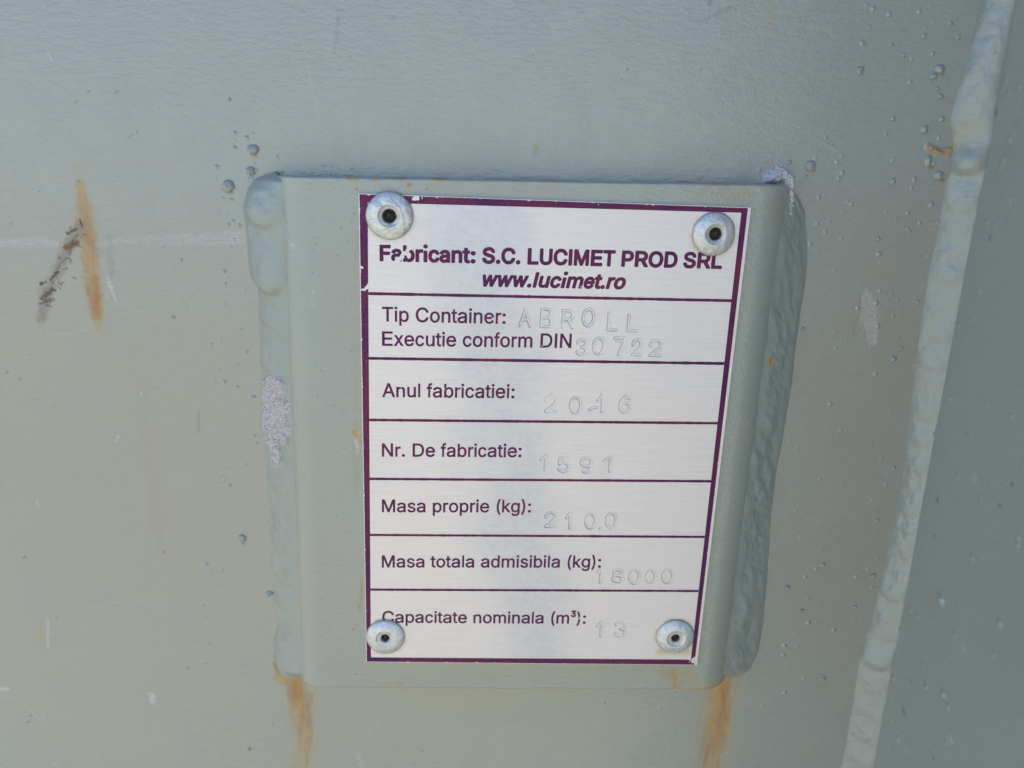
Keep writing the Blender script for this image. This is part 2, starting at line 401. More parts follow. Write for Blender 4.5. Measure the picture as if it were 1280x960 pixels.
for x, y in ((205, 287), (230, 299), (277, 300), (276, 317), (207, 377), (228, 299), (284, 297), (303, 312), (302, 321)): stain('rust', path((x, y, 1.6)), .6, .7, .4, 3, 3, x)
for x, y, r in ((319, 194, 5), (316, 219, 4), (289, 240, 4), (1017, 213, 3), (1164, 209, 4), (1177, 225, 4), (1178, 92, 3), (304, 679, 3)):     # shade painted below the larger drops, together with caught dirt
    stain('dust_or_shade', path((x, y, r * 1.6)), .8, 1, .5, 2, 2, x); stain('dark', path((x, y, r)), .55, .9, .5, 2, 2, y)
# fine weld dust baked into the paint: denser round the plate's ends and beside the long weld
cx, cy = [], []
for _ in range(330):
    t = _rs.rand()
    if t < .42: x, y = 1180 - abs(_rs.normal(0, 75)) - 0.12 * 0, _rs.uniform(0, 960); x -= 0.10 * max(0, y - 250)
    elif t < .50: x, y = _rs.normal(318, 26), _rs.normal(225, 48)
    elif t < .78: x, y = _rs.normal(300, 25), _rs.uniform(220, 860)
    elif t < .90: x, y = _rs.normal(1015, 28), _rs.uniform(190, 820)
    else: x, y = _rs.uniform(0, 1180), _rs.uniform(0, 960)
    q = W(x, y); cx.append(q[0]); cy.append(q[1])
rr = np.abs(_rs.normal(0.0, .15, len(cx))) + .23
bumps(cx, cy, rr, rr * _rs.uniform(.5, .9, len(cx)))
for k in range(26):
    q = W(_rs.uniform(352, 440), 213 + _rs.normal(0, 4)); bumps([q[0]], [q[1]], [_rs.uniform(.22, .34)], [_rs.uniform(.05, .16)])
for k in A: A[k] = np.clip(A[k], 0, 1)
wall_panel = mesh_obj('wall_panel', np.stack([X, Y, WZ + Zw], -1).reshape(-1, 3), grid_faces(*X.shape), PAINT, container, attrs=A)

# upright post: its near side face turned to the left, seen at a grazing angle
def post_x(y): return 91.4 + 0.011 * y
py_ = np.concatenate([np.arange(-600, -110, 35.0), np.arange(-110, 110, .5), np.arange(110, 901, 35.0)])
pz_ = np.concatenate([np.arange(12, -60, -.5), np.linspace(-60, -156, 40)])  # unseen near stretch lengthened so the post shades the wall more
PZ, PY = np.meshgrid(pz_, py_, indexing='ij')
PXX = post_x(PY) + (fbm(PY / 40, PZ / 40, 3) - .5) * .5 + (fbm(PY / 6, PZ / 6, 3) - .5) * .05
pale = np.zeros_like(PXX); dkp = np.zeros_like(PXX)
for _ in range(190):
    y0, z0, r0 = _rs.uniform(-105, 100), 8 - abs(_rs.normal(0, 26)), abs(_rs.normal(0, .28)) + .42
    d = np.hypot(PY - y0, PZ - z0) / r0
    PXX -= .55 * r0 * np.clip(1 - d * d, 0, 1) ** 1.3
for _ in range(40):
    y0, z0, r0 = _rs.uniform(-105, 100), _rs.uniform(-60, 8), _rs.uniform(.5, 1.1)
    d = np.hypot((PY - y0) * .8, PZ - z0) / r0
    (pale if _ % 2 else dkp)[...] = np.maximum((pale if _ % 2 else dkp), .5 * sstep(0, .6, 1 - d + (fbm(PY * 2, PZ * 2, 3) - .5)))
side = np.stack([PXX, PY, PZ], -1)
# rounded front corner then the front and far faces, so the post has a thickness
turn = []
for k in range(1, 9):
    a = math.radians(90 * k / 8)
    turn.append(np.stack([post_x(py_) + 4 * (1 - math.cos(a)), py_, np.full_like(py_, -156 - 4 * math.sin(a))], -1))
for xx, zz in ((60, -160), (64, -156), (64, 12)):
    turn.append(np.stack([post_x(py_) + xx, py_, np.full_like(py_, zz)], -1))
pv = np.concatenate([side, np.array(turn)], 0)
ext = lambda a: np.concatenate([a, np.zeros((len(turn), len(py_)))], 0)
mesh_obj('corner_post', pv.reshape(-1, 3), grid_faces(pv.shape[0], pv.shape[1]), PAINT_POST_SHADED, container, attrs={'pale': ext(pale), 'dark': ext(dkp)})

# ------------------------------------------------------------------ weld beads
def polyline(pts, s):
    p = np.asarray(pts, float); o = np.argsort(p[:, 1]); p = p[o]
    return np.stack([np.interp(s, p[:, 1], p[:, i]) for i in range(p.shape[1])], -1)
def bead_surface(outer, inner, amp, lobes, lobe_h, side_sign, s0, s1, ds, nt, rough=.25, seed=0., chev=1.6, drop=.82, strands=False):
    """weld laid between a line on the wall and a line on the side it joins; lobes = where one puddle ends and the next begins"""
    s = np.arange(s0, s1, ds); t = np.linspace(0, 1, nt)
    O = polyline([(x, y, WZ + .15) for x, y in outer], s); I = polyline(inner, s)
    T = t[None, :, None]
    P = O[:, None] * (1 - T) + I[:, None] * T
    Nn = np.stack([np.full(len(s), side_sign * .62), np.zeros(len(s)), np.full(len(s), -.78)], -1)[:, None]
    bow = np.sin(np.pi * t) ** .7
    ss = s[:, None] - chev * (1 - (2 * t[None, :] - 1) ** 2)
    lb = np.asarray(lobes, float)
    k = np.clip(np.searchsorted(lb, ss) - 1, 0, len(lb) - 2)
    u = np.clip((ss - lb[k]) / (lb[k + 1] - lb[k]), 0, 1)
    rip = sstep(0, drop, u) * (1 - sstep(drop, 1, u))
    hs = np.interp(s, *amp)[:, None]
    lh = np.take(np.asarray(lobe_h, float), k)
    nz = (fbm(s[:, None] / 3 + seed, t[None, :] * 3 + seed, 4) - .5) * 2 * rough + (fbm(s[:, None] * .9 + seed, t[None, :] * 7 + seed, 3) - .5) * .22 * rough
    if strands:
        a, c = s[:, None], t[None, :]
        nz = (fbm(a / 5.5 + c * 1.8 + seed, c * 2.4 - a * .06 + seed, 3) - .5) * 2 * rough + (fbm(a / 2.4 + c * 2.2 + seed, c * 3.5, 2) - .5) * .5 * rough
    H = bow[None, :] * (hs + lh * rip + nz)
    P = P + Nn * H[..., None]
    end = np.minimum(sstep(s0, s0 + 2.0, s), 1 - sstep(s1 - 2.5, s1, s))[:, None, None]
    base = O[:, None] * (1 - .5) + I[:, None] * .5; base = base + np.array([0, 0, 2.0])
    return base * (1 - end ** .6) + P * end ** .6, s, t
def bead(name, surf, parent, flip, mat=PAINT_WELD, attrs=None):
    P = surf[0]
    return mesh_obj(name, P.reshape(-1, 3), grid_faces(P.shape[0], P.shape[1], flip), mat, parent, attrs=attrs)

PB_OUT = [(86.4, -102), (86.1, -97), (84.3, -82), (83.7, -74), (85.2, -70), (85.3, -57), (85.5, -49), (85.1, -41.7), (85.6, -27), (86.6, -12), (87.3, 0), (88.0, 9), (88.1, 17),
          (87.8, 30), (87.3, 39), (87.1, 48), (85.8, 58), (86.1, 70), (86.3, 80), (86.2, 95), (86.4, 104)]
PB_IN = [(post_x(y) + .15, y, 4.4) for y in range(-160, 164, 4)]
post_lobes = [-110, -71.5, -63, -55, -51, -46, -40, -33, -26, -20, -14, -8, -1, 6, 10, 17, 21, 28, 33, 40, 46, 51, 60, 67, 75, 82, 90, 99, 108]
post_h = [.4, 1.1, .4, .25, .2, .3, .2, .2, .25, .18, .22, .15, .35, .2, .22, .35, .2, .22, .45, .22, .28, .9, .22, .18, .2, .22, .18, .2]
ps = bead_surface(PB_OUT, PB_IN, ([-110, -75, -70, 110], [1.3, 0.9, .55, .5]), post_lobes, post_h, -1, -150, 150, .28, 36, .36, 3., 1.0, drop=.68)
pw = np.zeros(ps[0].shape[:2]); pw += .5 * sstep(.62, .72, fbm(ps[1][:, None] / 2.2, ps[2][None, :] * 3 + 9, 4)) * (ps[2][None, :] > .6) * sstep(5, 20, ps[1][:, None]) * (1 - sstep(30, 40, ps[1][:, None]))
prr = np.exp(-((ps[1][:, None] + 69) / 1.6) ** 2) * sstep(.55, .1, ps[2][None, :]) * sstep(.4, .6, fbm(ps[1][:, None], ps[2][None, :] * 5, 3)) * .8
bead('weld_bead', ps, container, False, attrs={'pale': pw, 'rust': prr})

# ------------------------------------------------------------------ mounting plate welded to the wall
XL, XR, RC, FZ = -58.0, 50.2, 7.4, 0.8
def prof():
    pts = [(XL, WZ + .2), (XL, (FZ + RC + WZ) / 2)]
    for k in range(0, 17):
        a = math.pi / 2 * k / 16; pts.append((XL + RC - RC * math.cos(a), FZ + RC - RC * math.sin(a)))
    for x in np.arange(XL + RC + .35, XR - RC, .35): pts.append((x, FZ))
    for k in range(0, 17):
        a = math.pi / 2 * k / 16; pts.append((XR - RC + RC * math.sin(a), FZ + RC - RC * math.cos(a)))
    pts += [(XR, (FZ + RC + WZ) / 2), (XR, WZ + .2)]
    return np.array(pts)
pf = prof(); nP = len(pf)
tg = np.gradient(pf, axis=0); tg /= np.linalg.norm(tg, axis=1)[:, None]
nrm = np.stack([tg[:, 1], -tg[:, 0]], -1)                    # outward, towards the viewer on the front
top = -58.55 - (pf[:, 0] + 5) * 0.0185 + (fbm(pf[:, 0] / 5, 3.3 + 0 * pf[:, 0], 3) - .5) * .30
bot = 62.75 - (pf[:, 0]) * 0.004 + (fbm(pf[:, 0] / 6, 8.1 + 0 * pf[:, 0], 3) - .5) * .55
rE = .38
rows = []
for inset, y_ in ((6.0, 0.0), (2.5, 0.0)): rows.append((inset, 't', y_))
for k in range(0, 6):
    a = math.pi / 2 * k / 5; rows.append((rE * (1 - math.sin(a)), 't', rE * (1 - math.cos(a))))
core = np.linspace(0, 1, 400)
V = []
for inset, w, dy in rows: V.append((inset, top + dy))
for c in core[1:-1]: V.append((0.0, (top + rE) * (1 - c) + (bot - rE) * c))
for inset, w, dy in rows[::-1]: V.append((inset, bot - dy))
BX = np.stack([pf[:, 0] - nrm[:, 0] * i for i, y in V], 1); BZ = np.stack([np.minimum(pf[:, 1] - nrm[:, 1] * i, WZ + .25) for i, y in V], 1)
BY = np.stack([y for i, y in V], 1)
BZ = BZ + (fbm(BX / 25, BY / 25, 3) - .5) * .14 * (BZ < 5) - .07 * (BZ < 5) * 0
BA = {k: np.zeros_like(BX) for k in ('rust', 'pale', 'dark', 'dust_or_shade')}
def Q(px, py, r): q = seen_at(px, py, FZ); return (q[0], q[1], r * .163)
def bst(kind, pts, amount, soft=1., breakup=.5, fx=1.5, fy=1.5, seed=0.):
    p = [Q(*a) for a in pts]
    f = seg_field(BX, BY, p) + (fbm(BX * fx + seed, BY * fy + seed, 4) - .5) * 2 * breakup
    BA[kind] = np.maximum(BA[kind], amount * sstep(-.3 if kind == 'rust' else 0, soft, f))
for x, y, r in ((512, 231, 4), (446, 236, 3), (443, 267, 3), (446, 252, 1.5), (435, 297, 1.2), (445, 300, 1.3), (446, 312, 1.3), (444, 320, 1.5), (446, 345, 1.2), (417, 268, 1.2), (427, 271, 1.2), (533, 237, 1.5), (1000, 0, 1)):
    bst('rust', ((x, y, r),), .9, .8, .3, 2, 2, x)
for a, b in ((490, 506), (538, 556), (582, 590), (795, 812), (845, 850), (434, 448), (690, 702), (880, 900), (465, 472)):
    bst('rust', ((a, 223.5, 2), (b, 224, 2.2)), .75, .8, .7, 2, 2, a)
bst('pale', ((446.5, 540, 2.2), (446, 552, 3.6), (447, 568, 1.8)), 1.0, .5, .7, 3, 3, 31); bst('rust', ((444, 540, 6), (449, 552, 5)), .8, 1, .4, 2, 2, 3); bst('rust', ((450, 560, 4), (449, 590, 3)), .25, 1, .4, 2, 2, 4)
bst('rust', ((452, 722, 2.5), (451, 752, 4), (449, 763, 3)), .6, 1, .5, 2, 2, 5); bst('rust', ((447, 778, 2), (443, 786, 2)), .5, 1, .5, 2, 2, 6)
bst('rust', ((457, 831, 4), (560, 835, 4), (620, 836, 6), (700, 836, 4), (800, 836, 4), (860, 836, 7)), .34, 1, .7, .8, 1.5, 7)
bst('rust', ((826, 842, 13), (850, 845, 17), (866, 842, 12)), .62, 1.3, .35, .7, .7, 8); bst('rust', ((842, 840, 14), (846, 862, 15)), .85, 1.4, .35, .9, .4, 9)
bst('rust', ((874, 795, 5), (875, 812, 5)), .42, 1, .5, 1.5, 1.5, 10); bst('rust', ((860, 852, 14), (905, 856, 10)), .34, 1, .5, 1, 1, 11)
bst('rust', ((380, 861, 1.6), (460, 864, 2), (600, 866, 1.8), (730, 864, 1.8), (850, 861, 2.5), (905, 860, 2.5)), .75, 1, .7, 1.2, 1.2, 12)
bst('rust', ((470, 857, 5), (500, 856, 6)), .35, 1, .7, 1.5, 1.5, 13); bst('rust', ((690, 860, 3), (700, 858, 3)), .4, 1, .7, 1.5, 1.5, 14)
bst('dust_or_shade', ((445, 290, 9), (446, 480, 10), (446, 620, 8)), .55, 1, .4, .6, .6, 15); bst('dust_or_shade', ((420, 330, 34), (425, 420, 30)), .28, 1, .4, .4, .4, 16)  # first one: grime and contact shade painted along the data plate's left side
bst('dust_or_shade', ((470, 845, 20), (800, 845, 18)), .30, 1, .5, .3, .6, 17); bst('dust_or_shade', ((880, 240, 22), (935, 245, 16)), .5, 1, .5, .6, .6, 18)
bst('dust_or_shade', ((540, 229, 12), (690, 234, 12)), .35, 1, .5, .6, .6, 19)
for a in (((480, 236, 8), (500, 236, 6)), ((585, 234, 8), (600, 235, 5))): bst('pale', a, .3, 1, .8, 2, 2, a[0][0])
for x, y, r in ((362, 304, 2), (364, 309, 1.2), (366, 482, 1.6), (391, 365, 1.5), (393, 385, 1.6), (389, 372, 1)): bst('pale', ((x, y - 3, r), (x + 1, y + 3, r * .6)), .9, .5, .3, 2, 2, x)
for x, y in ((533, 236), (932, 306), (446, 510), (440, 408), (430, 560), (436, 663), (441, 787), (900, 760), (444, 842), (553, 844), (920, 395), (1015, 0)): bst('dark', ((x, y, 1.3),), .8, .6, .4, 3, 3, x)
for k in range(46): bst('dark', ((_rs.uniform(365, 440), _rs.uniform(230, 850), _rs.uniform(.6, 1.1)),), .5, .6, .4, 3, 3, k)
mounting_plate = mesh_obj('mounting_plate', np.stack([BX, BY, BZ], -1).reshape(-1, 3), grid_faces(*BX.shape), PAINT_BRACKET, None, attrs=BA)
tag(mounting_plate, 'grey-green painted steel backing plate with rounded sides welded to the wall behind the data plate', 'mounting plate')

LB_OUT = [(-60.0, -59.2), (-62.3, -57.6), (-64.6, -54.5), (-65.9, -50.5), (-65.5, -45.5), (-65.1, -37.5), (-64.9, -35.5), (-63.7, -33.8), (-63.9, -26.3), (-64.1, -13.4), (-64.1, 4), (-63.9, 20),
          (-64.0, 32.8), (-64.0, 46), (-63.0, 50.5), (-64.3, 55), (-64.3, 61), (-63.2, 64.6), (-61.2, 66.6), (-59.5, 67.2)]
LB_IN = [(-55.5, -59.2, 3.3), (-55.6, -50, 2.9), (-55.7, -34, 3.0), (-55.8, -20, 3.1), (-55.8, 0, 3.1), (-55.7, 40, 3.1), (-55.5, 55, 3.0), (-55.2, 61, 3.0), (-55.2, 63.5, 6.0), (-56.4, 67.4, 8.6)]
ll = [-61, -48.5, -34.2, -27, -16, -9, 0, 11, 20, 28, 36, 43, 50, 66.5, 70]
lh = [.9, 1.1, .4, .35, .16, .12, .14, .18, .2, .22, .2, .2, .95, 0]
lsurf = bead_surface(LB_OUT, LB_IN, ([-60, -45, -34, -30, 48, 53, 64], [1.2, 1.0, .9, .15, .15, .5, .8]), ll, lh, -1, -58.3, 67.2, .22, 52, .32, 11., 2.6)
s_, t_ = lsurf[1][:, None], lsurf[2][None, :]
lr = sstep(63.2, 66.5, s_ + 1.2 * t_) * .75 * (.4 + fbm(s_ * 1.5, t_ * 4, 3)); lr = np.maximum(lr, sstep(57, 64, s_) * sstep(.14, .02, t_) * .8)
ld = .35 * np.exp(-((s_ + 42) / 5) ** 2) * sstep(.75, .95, t_) * fbm(s_ * 2, t_ * 6, 3)
bead('weld_bead', lsurf, mounting_plate, True and False, attrs={'rust': lr * np.ones_like(t_), 'dust_or_shade': ld})

RB_OUT = [(52.6, -58.6), (55.3, -54), (56.7, -49.5), (57.6, -42.5), (57.7, -35.4), (57.4, -26.2), (57.8, -14.8), (57.5, -5), (57.1, 9.3), (57.5, 19.8), (58.4, 35), (59.2, 49), (58.9, 57), (57.4, 62), (54.9, 64.8), (53.6, 65.4)]
RB_IN = [(48.8, -59.0, 4.6), (47.9, -45, 3.1), (47.9, -13, 3.1), (47.9, 20, 3.1), (47.9, 48, 3.1), (48.1, 60, 3.4), (48.8, 62.6, 6.0), (50.2, 65.6, 8.4)]
rl = [-60, -43, -31, -24, -15, -8, 1, 9, 18, 26, 34, 42, 49, 65.5, 70]
rh = [.06, .12, .2, .10, .25, .08, .12, .08, .1, .06, .08, .06, .55, 0]
rsurf = bead_surface(RB_OUT, RB_IN, ([-60, -45, 0, 66], [.1, .4, .4, .35]), rl, rh, 1, -58.8, 65.4, .22, 46, .95, 23., 4.5, strands=True)
s_, t_ = rsurf[1][:, None], rsurf[2][None, :]
rr_ = .9 * np.exp(-(((s_ + 21.5) / 1.5) ** 2 + ((t_ - .80) / .055) ** 2)) * 1.2
rr_ = np.maximum(rr_, .62 * np.exp(-((t_ - (.20 + .012 * (s_ - 55))) / .06) ** 2) * sstep(51, 54, s_) * (1 - sstep(61, 63, s_)) * sstep(.35, .6, fbm(s_ * 1.3, t_ * 6, 3)))
rr_ = np.maximum(rr_, .5 * np.exp(-((t_ - .93) / .05) ** 2) * sstep(52, 55, s_)); rr_ = np.maximum(rr_, sstep(62.5, 65, s_) * .55)
bead('weld_bead', rsurf, mounting_plate, True, attrs={'rust': np.clip(rr_, 0, 1)})

# ------------------------------------------------------------------ weld spatter: each drop a part of the container
def drop(r, seed, tall=1.0):
    nu, nv = 15, 11
    a = np.linspace(0, 2 * np.pi, nu)[:, None]; b = np.linspace(.02, .62 * np.pi, nv)[None, :]
    k = 1 + .28 * (fbm(np.cos(a) * 1.3 + seed + b * 0, np.sin(a) * 1.3 + b * 1.4 + seed, 2) - .5) * 2
    return np.stack([r * k * np.sin(b) * np.cos(a), r * k * np.sin(b) * np.sin(a) * tall, -r * .85 * k * np.cos(b) + r * .12], -1)
SPAT = [(316, 187, 7, 1), (313, 214, 6, 1), (285, 233, 8.5, 1), (1014, 207, 6.5, 1.1), (302, 674, 5.5, 1), (336, 743, 4.5, .9), (1076, 88, 5, 1), (1175, 86, 6.5, 1), (1168, 96, 4.5, 1), (1157, 161, 5, 1),
        (1161, 201, 5, 1.5), (1173, 219, 6.5, 1), (1178, 149, 4.2, 1), (1199, 46, 3.2, 1), (1190, 29, 3, 1), (1156, 45, 3.2, 1), (1116, 56, 2.6, 1), (1131, 69, 3, 1), (1173, 110, 3, 1), (1177, 121, 3.8, 1),
        (1117, 148, 3.8, 1), (1117, 227, 4, 1), (1165, 256, 3.6, 1.3), (1099, 299, 3.2, 1), (1148, 378, 3, 1), (1118, 449, 4, 1), (1128, 436, 2.8, 1), (1118, 586, 3, 1), (1092, 721, 3.8, 1), (1030, 707, 3, 1),
        (1070, 760, 2.6, 1), (1098, 651, 2.8, 1), (988, 203, 3, 1), (1008, 221, 2.8, 1), (1005, 412, 3, 1), (985, 736, 3.6, 1), (1003, 765, 2.8, 1), (1031, 850, 2.6, 1), (293, 184, 2.6, 1), (318, 496, 2.6, 1), (297, 484, 2.4, 1),
        (280, 339, 3, 1), (216, 397, 3, 1), (286, 124, 2.6, 1), (301, 412, 2.2, 1), (308, 440, 2.4, 1), (318, 545, 2.6, 1), (321, 554, 2.6, 1), (287, 607, 2.8, 1), (226, 325, 2.6, 1), (281, 355, 2.4, 1), (311, 938, 2.4, 1), (1042, 182, 2.4, 1)]
for k, (x, y, r, tall) in enumerate(SPAT):
    c = seen_at(x, y, WZ - .4); rm = PX(x, y, r)
    D = drop(rm, k * 3.7, tall) + np.array([c[0], c[1], WZ + .05])
    mesh_obj('weld_spatter', D.reshape(-1, 3), grid_faces(15, 11, True), PAINT_WELD, container)

# ------------------------------------------------------------------ mortar splashed on the welds
def conform_splash(surf, pths, h, name, label, seed, flip=False):
    """a dried splash that follows the weld it sits on; pths in photo pixels"""
    P = surf[0]; Ns = np.cross(np.gradient(P, axis=0), np.gradient(P, axis=1)); Ns /= np.linalg.norm(Ns, axis=2)[..., None] + 1e-12
    Ns *= np.where(Ns[..., 2:3] > 0, -1, 1)
    d = P - CAM_C; c = d @ CAM_R.T; u = c[..., 0] / c[..., 2] * F_PX + 640; v = c[..., 1] / c[..., 2] * F_PX + 480
    f = np.full(u.shape, -3.)
    for p in pths: f = np.maximum(f, seg_field(u, v, p))
    f = f + (fbm(u / 7 + seed, v / 7 + seed, 4) - .5) * .55
    hh = h * sstep(-.02, .35, f) * (.45 + .9 * fbm(u / 4 + seed, v / 4, 3)) * 1.0
    keep = f > -.05
    Pn = P + Ns * (np.where(keep, hh, 0) - .06 * (f < .02))[..., None]
    fc = grid_faces(P.shape[0], P.shape[1], flip)
    fc = fc[keep.ravel()[fc].any(1)]
    idx = np.unique(fc); mp = np.full(P.shape[0] * P.shape[1], -1); mp[idx] = np.arange(len(idx))
    o = mesh_obj(name, Pn.reshape(-1, 3)[idx], mp[fc], MORTAR)
    return tag(o, label, 'mortar splash')
fine = bead_surface(LB_OUT, [(x + .1, y, z) for x, y, z in LB_IN], ([-60, -45, -34, -30, 48, 53, 64], [1.2, 1.0, .9, .15, .15, .5, .8]), ll, lh, -1, -58.3, 67.2, .13, 110, .32, 11., 2.6)
sel = (fine[1] > -25) & (fine[1] < 20)
conform_splash((fine[0][sel], fine[1][sel], fine[2]), [[(342, 482, 15), (345, 515, 19), (346, 535, 19)], [(338, 548, 9), (345, 562, 6), (347, 578, 7)], [(353, 540, 6), (357, 552, 4)]], .75,
               'mortar_splash', 'pinkish grey speckled mortar dab dripping down the weld left of the data plate', 4.)
# the heap at the plate's upper right corner
hx = np.arange(39, 56, .14); hy = np.arange(-64.5, -46, .14); HX, HY = np.meshgrid(hx, hy, indexing='ij')
def Hh(px, py, z): q = seen_at(px, py, z); return q[0], q[1]
fa = seg_field(HX, HY, [(*Hh(965, 222, 6.5), 1.5), (*Hh(978, 218, 6.5), 2.0), (*Hh(988, 226, 6), 1.9), (*Hh(990, 245, 5), 1.7), (*Hh(991, 258, 5), 1.5), (*Hh(990, 270, 5), .8)])
fa = fa + (fbm(HX * 1.1, HY * 1.1, 4) - .5) * .7
hz = WZ + .3 - sstep(-.1, .8, fa) * (3.2 + 2.2 * (fbm(HX * 1.6 + 4, HY * 1.6, 4) - .35))
kp = fa > -.1; fc = grid_faces(len(hx), len(hy)); fc = fc[kp.ravel()[fc].any(1)]
idx = np.unique(fc); mp = np.full(HX.size, -1); mp[idx] = np.arange(len(idx))
o = mesh_obj('mortar_splash', np.stack([HX, HY, hz], -1).reshape(-1, 3)[idx], mp[fc], MORTAR_PALE)
tag(o, 'whitish crumbly mortar lump on the upper right corner of the mounting plate', 'mortar splash')

# ------------------------------------------------------------------ data plate
data_plate = empty('data_plate', 'riveted aluminium data plate with purple border, printed lines and stamped numbers', 'data plate')
SX0, SX1, SY0, SY1 = -40.1, 40.3, -54.85, 54.85
# stamped characters: strokes in a unit box
def arc(cx, cy, rx, ry, a0, a1, n=14): return [(cx + rx * math.cos(math.radians(a)), cy + ry * math.sin(math.radians(a))) for a in np.linspace(a0, a1, n)]
STROKES = {
    'A': [[(0, 1), (.5, 0), (1, 1)], [(.2, .62), (.8, .62)]],
    'B': [[(0, 0), (0, 1)], [(0, 0), (.6, 0)] + arc(.6, .24, .32, .24, -90, 90) + [(0, .48)], [(.6, .48)] + arc(.6, .74, .4, .26, -90, 90) + [(0, 1)]],
    'R': [[(0, 1), (0, 0), (.6, 0)] + arc(.6, .26, .36, .26, -90, 90) + [(0, .52)], [(.5, .52), (1, 1)]],
    'O': [arc(.5, .5, .5, .5, 0, 360, 28)], 'L': [[(0, 0), (0, 1), (1, 1)]],
    '0': [arc(.5, .5, .48, .5, 0, 360, 28)], '1': [[(.1, .3), (.62, 0), (.62, 1)]], 'i': [[(.1, .35), (.6, 0), (.6, .55)]],
    '2': [arc(.5, .3, .48, .3, -190, 35) + [(.05, 1), (1, 1)]],
    '3': [arc(.45, .25, .45, .25, -170, 90), arc(.45, .74, .5, .26, -90, 160)],
    '5': [[(.95, 0), (.15, 0), (.08, .45)] + arc(.48, .67, .5, .33, -130, 150)],
    '6': [[(.85, .08)] + arc(.5, .5, .48, .5, -70, -180)[1:] + arc(.5, .7, .46, .3, 180, 540, 22)],
    'e': [arc(.5, .5, .5, .5, 180, 375, 16), arc(.5, .85, .42, .32, 190, 340, 12)],
    '7': [[(0, 0), (1, 0), (.45, 1)], [(.2, .16), (.8, .2)]], '8': [arc(.5, .25, .42, .25, 0, 360, 22), arc(.5, .74, .5, .26, 0, 360, 22)],
    '9': [arc(.5, .3, .48, .3, 0, 360, 22), [(.98, .3)] + arc(.5, .5, .48, .5, 0, 120)],
    'n': [[(0, 1), (0, .4)] + arc(.5, .4, .5, .4, 180, 360) + [(1, 1)]], '/': [[(0, 1), (.4, .4), (1, .1)]], '.': [[(.4, .5), (.6, .5)]]}
STAMP = [('A', 649, 386, 664, 409), ('B', 676, 385, 690, 410), ('R', 703, 387, 717, 411), ('O', 728, 385, 743, 409), ('L', 760, 390, 772, 414), ('L', 785, 392, 797, 415),
         ('3', 721, 423, 734, 445), ('0', 741, 421, 756, 444), ('7', 767, 421, 782, 445), ('2', 790, 423, 802, 445), ('2', 812, 424, 827, 446),
         ('2', 681, 493, 696, 516), ('0', 712, 495, 727, 518), ('1', 745, 493, 758, 516), ('/', 736, 507, 748, 514), ('6', 774, 495, 789, 517),
         ('1', 674, 568, 687, 589), ('5', 697, 571, 712, 591), ('9', 725, 571, 740, 592), ('1', 753, 569, 769, 591),
         ('2', 681, 639, 695, 660), ('1', 706, 640, 717, 662), ('0', 731, 641, 745, 662), ('.', 748, 658, 752, 663), ('0', 757, 640, 771, 661),
         ('1', 745, 709, 755, 730), ('8', 765, 711, 779, 729), ('0', 786, 711, 800, 731), ('0', 807, 712, 820, 730), ('0', 827, 711, 842, 730),
         ('1', 745, 776, 756, 797), ('3', 769, 776, 783, 797)]
SG = None
sx = np.concatenate([np.linspace(SX0, -10, 60, endpoint=False), np.arange(-10, 34, .09), np.linspace(34, SX1, 14)])
bands = [(-33.5, -20.6), (-13.5, -7.6), (-.2, 6.2), (13.5, 20.4), (27.8, 34.2), (42.2, 48.2)]
ys, cur = [], SY0
for a, b in bands:
    ys += list(np.linspace(cur, a, max(2, int((a - cur) / .6)), endpoint=False)) + list(np.arange(a, b, .09)); cur = b
ys = np.array(ys + list(np.linspace(cur, SY1, 14)))
SXg, SYg = np.meshgrid(sx, ys, indexing='ij'); SZ = np.zeros_like(SXg); SG = np.zeros_like(SXg)
def near(x0, x1, y0, y1, pad=1.6):
    i0, i1 = np.searchsorted(sx, [x0 - pad, x1 + pad]); j0, j1 = np.searchsorted(ys, [y0 - pad, y1 + pad]); return slice(i0, i1), slice(j0, j1)
for k, (ch, x0, y0, x1, y1) in enumerate(STAMP):
    a, b = seen_at(x0 + 1.5, y0 + 1.5, 0), seen_at(x1 - 1.5, y1 - 1.5, 0)
    s = near(a[0], b[0], a[1], b[1]); gxx, gyy = SXg[s], SYg[s]; d = np.full(gxx.shape, 9.)
    for st in STROKES[ch]:
        for p, q in zip(st[:-1], st[1:]):
            ex = a[0] + (b[0] - a[0]) * np.array([p[0], q[0]]); ey = a[1] + (b[1] - a[1]) * np.array([p[1], q[1]])
            dx, dy = ex[1] - ex[0], ey[1] - ey[0]
            t = np.clip(((gxx - ex[0]) * dx + (gyy - ey[0]) * dy) / (dx * dx + dy * dy + 1e-9), 0, 1)
            d = np.minimum(d, np.hypot(gxx - ex[0] - t * dx, gyy - ey[0] - t * dy))
    strength = .10 + 1.7 * fbm(gxx / 1.8 + k * 1.3, gyy / 1.8 + k, 2) * (.75 + .5 * _LAT[k, 3])
    SG[s] = np.maximum(SG[s], np.clip(strength, 0, 1) * np.exp(-((d - .27) / .075) ** 2) * (.55 + .8 * (fbm(gxx * 3 + k, gyy * 3, 2) - .3)))
    SZ[s] += strength * (.14 * (1 - sstep(.20, .30, d)) - .018 * np.exp(-((d - .46) / .12) ** 2))
for x, y, r, h in ((764, 588, 2.2, .16), (757, 790, 2.6, .10), (700, 730, 3.0, .05)):       # shallow dents left by the heavier blows
    q = seen_at(x, y, 0); s = near(q[0], q[0], q[1], q[1], 5); SZ[s] += h * np.exp(-((SXg[s] - q[0]) ** 2 + (SYg[s] - q[1]) ** 2) / r ** 2)
q = seen_at(851, 812, 0); srust = .75 * sstep(0, 1, seg_field(SXg, SYg, [(q[0] - 5, q[1] + .6, 1.6), (q[0] + 1.5, q[1] + .3, 2.2)]))
